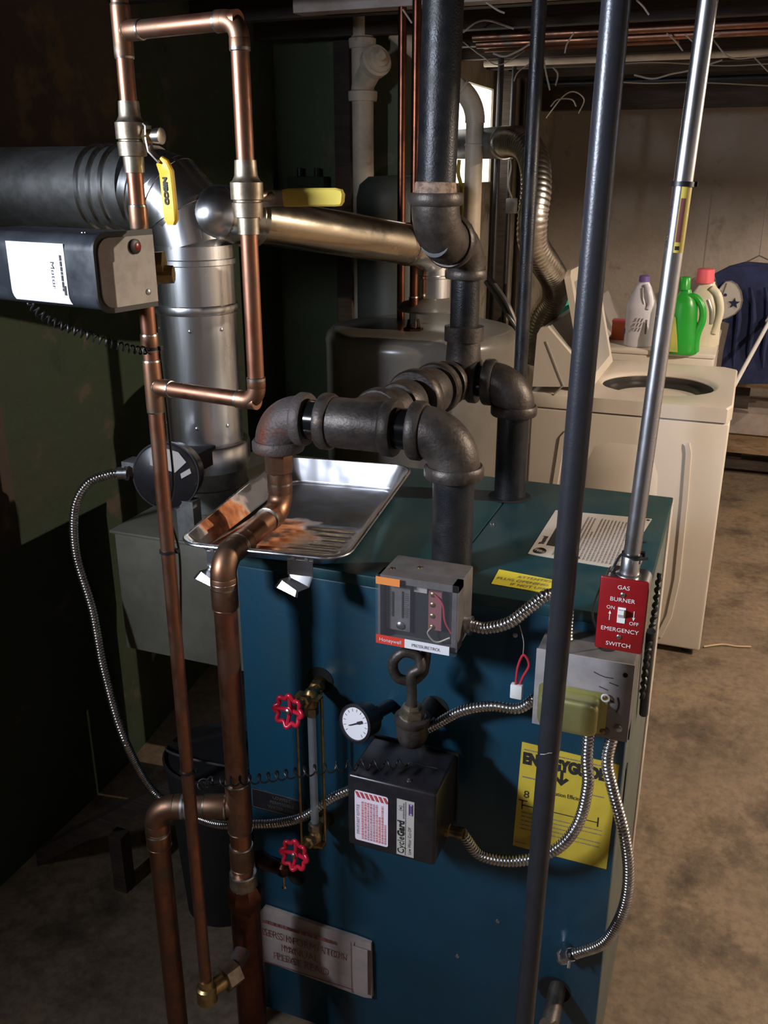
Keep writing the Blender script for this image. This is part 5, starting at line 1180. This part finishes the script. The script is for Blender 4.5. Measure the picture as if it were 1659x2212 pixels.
b_ = thing('softener_bottle', 'cream laundry bottle with pink cap at the right on the dryer', 'bottle', c)
build('body', bottle_body(c, [(0, .068), (.006, .074), (.1, .073), (.17, .068), (.22, .056), (.25, .038), (.262, .03), (.27, .03)], 1, .6), 'bottle_cream', b_)
build('cap', MB().lathe(c + V((-.012, 0, .265)), Z_, [(0, .037), (.055, .035), (.058, .03)], n=24), 'cap_pink', b_)
build('handle', MB().tube(catmull([c + V((.02, -.03, .25)), c + V((.05, -.035, .22)), c + V((.066, -.035, .16)), c + V((.06, -.035, .1)), c + V((.05, -.035, .06))], 8), .014, n=12), 'bottle_cream', b_)
build('handle_recess', MB().tube(catmull([c + V((.012, -.036, .2)), c + V((.032, -.04, .15)), c + V((.036, -.04, .1))], 6), [.008]*13, n=8), 'washer_gray', b_)
c = W(1333, 742, Z=dz); c.z = dz; c.y += .12
b_ = thing('soap_box', 'small orange-red soap box left of the bleach jug', 'box', c)
build('carton', MB().rbox(c + V((-.04, -.03, .0)), c + V((.045, .03, .085)), .003), 'box_orange', b_)
build('top_edge', MB().b2(c + V((-.041, -.031, .078)), c + V((.046, .031, .087))), 'cap_pink', b_, smooth=0)
c = V((-.58, 3.99, dz)); c = W(1217, 700, d=4.25); c.z = dz; 
b_ = thing('green_jug', 'translucent green jug behind the washer console', 'bottle', c)
build('body', bottle_body(c, [(0, .06), (.1, .065), (.15, .055), (.19, .025), (.205, .02)], 1, .8), 'teal_clear', b_)
build('cap', MB().lathe(c + Z_*.205, Z_, [(0, .022), (.02, .02)], n=16), 'white_plastic', b_)

# ================================================================ RIGHT BACK: shirt, shelf, mop, plumbing clutter
sx_, sy_ = W(1600, 680, Y=5.35), 5.35
sh_o = [W(x, y_, Y=5.35) for x, y_ in ((1543, 592), (1575, 576), (1612, 566), (1690, 572), (1760, 590), (1790, 640), (1760, 800), (1720, 830), (1600, 830), (1555, 812), (1562, 760), (1575, 700), (1550, 690), (1556, 640))]
stt = thing('hanging_shirt', 'navy blue shirt with a white helmet and star emblem hung at the back wall', 'shirt', sh_o[8])
bmx = MB(); NX, NZ = 26, 30
x_lo, x_hi = min(p.x for p in sh_o), max(p.x for p in sh_o); z_lo, z_hi = min(p.z for p in sh_o), max(p.z for p in sh_o)
build('cloth', MB().rings([[p + V((0, .02*math.sin(i*1.9), 0)) for i, p in enumerate(sh_o)], [p + V((0, .035 + .015*math.sin(i*1.3), 0)) for i, p in enumerate(sh_o)]]), 'navy', stt, smooth=60)
for k_ in range(5):
    x_ = 1590 + k_*32
    build('fold', MB().tube([W(x_ + 6*math.sin(j_), 620 + 35*j_, Y=5.345) for j_ in range(6)], [.004, .012, .016, .014, .012, .004], n=8), 'navy', stt)
hl = [W(x, y_, Y=5.325) for x, y_ in ((1553, 625), (1560, 616), (1568, 608), (1580, 607), (1592, 614), (1601, 630), (1604, 648), (1600, 665), (1588, 678), (1572, 686), (1560, 690), (1562, 672), (1556, 660))]
em = build('emblem', MB().rings([hl, [p - Y_*.004 for p in hl]]), 'logo_white', stt, smooth=0, label='white helmet emblem with a dark star')
build('emblem_outline', MB().tube([p - Y_*.005 for p in hl], .003, n=5, closed=True), 'ink_gray', em)
scn = W(1586, 655, Y=5.318); star = []
for k_ in range(10):
    a_ = PI/2 + PI*k_/5; r_ = .03 if k_ % 2 == 0 else .012; star.append((r_*math.cos(a_), r_*math.sin(a_)))
build('star', MB().prism(star, scn, X_, Z_, (0, -.003, 0)), 'navy', em, smooth=0)
build('ear_hole', MB().lathe(W(1567, 637, Y=5.318), -Y_, [(0, .008), (.002, .008)], n=12), 'navy', em)
build('face_bar', MB().tube([W(1558, 628, Y=5.318), W(1553, 655, Y=5.318), W(1558, 682, Y=5.318)], .004, n=5).tube([W(1570, 612, Y=5.318), W(1560, 640, Y=5.318), W(1560, 660, Y=5.318)], .003, n=5), 'ink_gray', em)
build('hanger', MB().tube([W(1600, 572, Y=5.36), W(1640, 552, Y=5.36), W(1690, 575, Y=5.36)], .004, n=6).tube([W(1640, 552, Y=5.36), V((W(1640, 552, Y=5.36).x, 5.36, 1.99))], .002, n=6), 'steel_gray', stt)
# low bench of old timber against the back wall
bn = thing('old_bench', 'rough brown timber bench with a pale flaking plank at the back wall', 'bench', (.6, 5.8, 0))
zA = lambda px, py: W(px, py, Y=5.6).z
build('panel', MB().b2((.02, 5.62, zA(1630, 840)), (1.9, 5.66, zA(1630, 745))), 'wood_tan', bn, smooth=0)
build('shelf_board', MB().b2((.0, 5.55, zA(1630, 935)), (1.9, 5.95, zA(1630, 890))), 'wood_pale', bn, smooth=0)
build('rail', MB().b2((.0, 5.58, zA(1630, 980)), (1.9, 5.64, zA(1630, 938))), 'wood_tan', bn, smooth=0)
for x_ in (.06, 1.85): build('leg', MB().b2((x_-.04, 5.66, 0), (x_+.04, 5.74, zA(1630, 745))), 'wood_dark', bn, smooth=0)
build('rail', MB().b2((.0, 5.58, .03), (1.9, 5.62, .08)), 'wood_dark', bn, smooth=0)
t = thing('broom_handle', 'pale wooden stick leaning diagonally right of the washer', 'broom', W(1592, 822, d=4.6))
s_a, s_b = W(1592, 822, d=4.5), W(1664, 690, d=4.9); sd = (s_b - s_a).normalized()
build('stick', MB().cyl(s_a - sd*(s_a.z/sd.z), s_b + sd*.3, .011, n=12), 'white_plastic', t)
build('head', MB().cyl(s_b - sd*.02, s_b + sd*.12, .02, .026, n=12), 'white_plastic', t)
q = W(1640, 735, Y=5.5)
t = thing('plastic_jar', 'small cloudy plastic container on the timber bench', 'jar', V((q.x, 5.58, zA(1630, 745))))
build('jar', MB().lathe((q.x, 5.64, zA(1630, 745)), Z_, [(0, .04), (.08, .042), (.09, .03), (.1, .03)], n=20), 'steel_gray', t)
# twig on the floor
t = thing('twig', 'thin pale twig lying on the concrete floor right of the washer', 'twig', W(1570, 1395, Z=.004))
build('twig', MB().tube(catmull([W(1520, 1397, Z=.005), W(1560, 1392, Z=.006), W(1590, 1396, Z=.005), W(1622, 1397, Z=.005)], 5), .0035, n=6), 'twig', t)

# ================================================================ CEILING PIPES AND WIRES
def run(name, lab, cat, pts, r, mat, grp=None, smooth_=False):
    t = thing(name, lab, cat, pts[0], grp)
    build('pipe' if cat == 'pipe' else 'wire', MB().tube(catmull(pts, 8) if smooth_ else pts, r, n=10 if cat == 'pipe' else 6), mat, t); return t
def hrun(y_px, Y, X0, X1, r, mat, lab):
    z_ = W(1300, y_px, Y=Y).z; run('ceiling_pipe', lab, 'pipe', [V((X0, Y, z_)), V((X1, Y, z_))], r, mat)
hrun(68, 3.3, -.95, 2.5, .012, 'copper', 'upper copper pipe running under the joists behind the black post')
hrun(84, 3.35, -.95, 2.5, .012, 'copper', 'middle copper pipe of three running under the joists')
hrun(94, 3.45, -.95, -.3, .011, 'copper', 'short lowest copper pipe of three under the joists')
hrun(127, 4.0, -1.1, 2.5, .014, 'pvc', 'pale pipe under the joists at the back')
hrun(178, 4.9, -1.1, 2.5, .014, 'black_pipe', 'dark pipe under the girder at the far end')
q = W(1128, 40, Y=3.3)
run('copper_drop', 'short vertical copper pipe joining the ceiling pipes left of the thin black pipe', 'pipe', [V((q.x, 3.38, W(1128, 95, Y=3.38).z)), V((q.x, 3.38, 2.28))], .014, 'copper')
q0 = W(640, 20, Y=2.6); q1 = W(1062, 0, Y=2.6)
tag(build('nailer_board', MB().b2((q0.x, 2.58, q0.z-.012), (.5, 2.64, q0.z+.02)), 'wood_pale', smooth=0), 'pale thin board nailed under the joists above the soil pipe', 'board')
wires = [([(1000, 70), (1030, 48), (1060, 45), (1110, 62)], 3.2), ([(1065, 115), (1090, 122), (1120, 110), (1145, 95)], 3.1), ([(1175, 130), (1180, 160), (1188, 195)], 3.3),
         ([(1195, 145), (1205, 160), (1200, 185)], 3.5), ([(1180, 255), (1215, 210), (1240, 198), (1262, 215), (1250, 245)], 4.4), ([(1190, 230), (1205, 215), (1235, 215), (1245, 230)], 4.2),
         ([(1370, 162), (1410, 170), (1450, 160), (1490, 152), (1560, 130)], 3.3), ([(1300, 175), (1400, 180), (1500, 178), (1659, 185)], 4.6), ([(1050, 5), (1075, 22), (1090, 28)], 2.6),
         ([(1375, 0), (1390, 15), (1402, 32)], 2.7), ([(1440, 72), (1460, 90), (1475, 110)], 3.2), ([(1540, 85), (1580, 125), (1659, 120)], 3.4), ([(1000, 90), (1040, 120), (1080, 140), (1140, 105)], 3.7),
         ([(1110, 175), (1120, 155), (1150, 135), (1180, 128)], 3.8), ([(1220, 115), (1225, 95), (1240, 70)], 3.0), ([(1480, 75), (1510, 95), (1560, 70)], 3.1), ([(1300, 140), (1420, 135), (1560, 142), (1659, 138)], 3.9),
         ([(1630, 125), (1645, 140), (1659, 155)], 3.6), ([(870, 20), (880, 35), (890, 50)], 2.5)]
wl_names = ['pale kinked cable looped under the joists left of the copper drop', 'pale cable sagging just left of the thin black pipe', 'short pale cable end hanging right of the thin black pipe',
 'short curled cable end beside the one right of the thin black pipe', 'long looping cable end below the joists between thin black pipe and black post', 'small cable loop nested inside the looping cable',
 'cable sagging between the black post and the steel conduit', 'level cable low under the girder towards the right wall', 'short cable at the top edge right of the big black header pipe', 'short cable at the top edge right of the black post',
 'short slanting cable left of the steel conduit', 'cable curving down right of the steel conduit', 'cable sagging in front of the window lintel', 'faint cable above the dark uprights in the corner',
 'short upright cable left of the black post', 'cable arching behind the steel conduit near the top', 'level cable passing behind black post and conduit', 'short cable by the right edge under the joists', 'short cable in front of the soil pipe top']
for i, (ps, d__) in enumerate(wires):
    run('ceiling_wire', wl_names[i], 'wire', [W(x, y_, d=d__) for x, y_ in ps], .003 if i < 8 else .0024, 'wire_white', 'loose cables under the ceiling', True)

# ================================================================ LAMP FIXTURES (unseen, two of them added as fill)
LN = ['bulb under a small tin shade hanging right of the washing machine', 'bulb under a small tin shade hanging near the back wall', 'bulb under a small tin shade hanging behind the camera']
for (p_, e_), nm_, rim_ in zip(LAMPS, LN, (2.018, 1.985, 2.018)):
    lx, ly, lz = p_; lm = thing('pendant_lamp', nm_, 'lamp', (lx, ly, 2.3))
    build('shade', MB().rings([[V((lx + r_*math.cos(t_), ly + r_*math.sin(t_), z_)) for t_ in [2*PI*k_/28 for k_ in range(28)]] for r_, z_ in ((.2, rim_), (.14, 2.065), (.04, 2.1), (.03, 2.12))], cap=False), 'lamp_tin', lm)  # added shade, rim height keeps lamplight off the upper back wall
    build('cord', MB().cyl((lx, ly, 2.13), (lx, ly, 2.3), .004, n=8), 'black_rubber', lm)
    build('socket', MB().cyl((lx, ly, 2.085), (lx, ly, 2.13), .018, n=12), 'black_rubber', lm)
print('objects', len(bpy.data.objects))
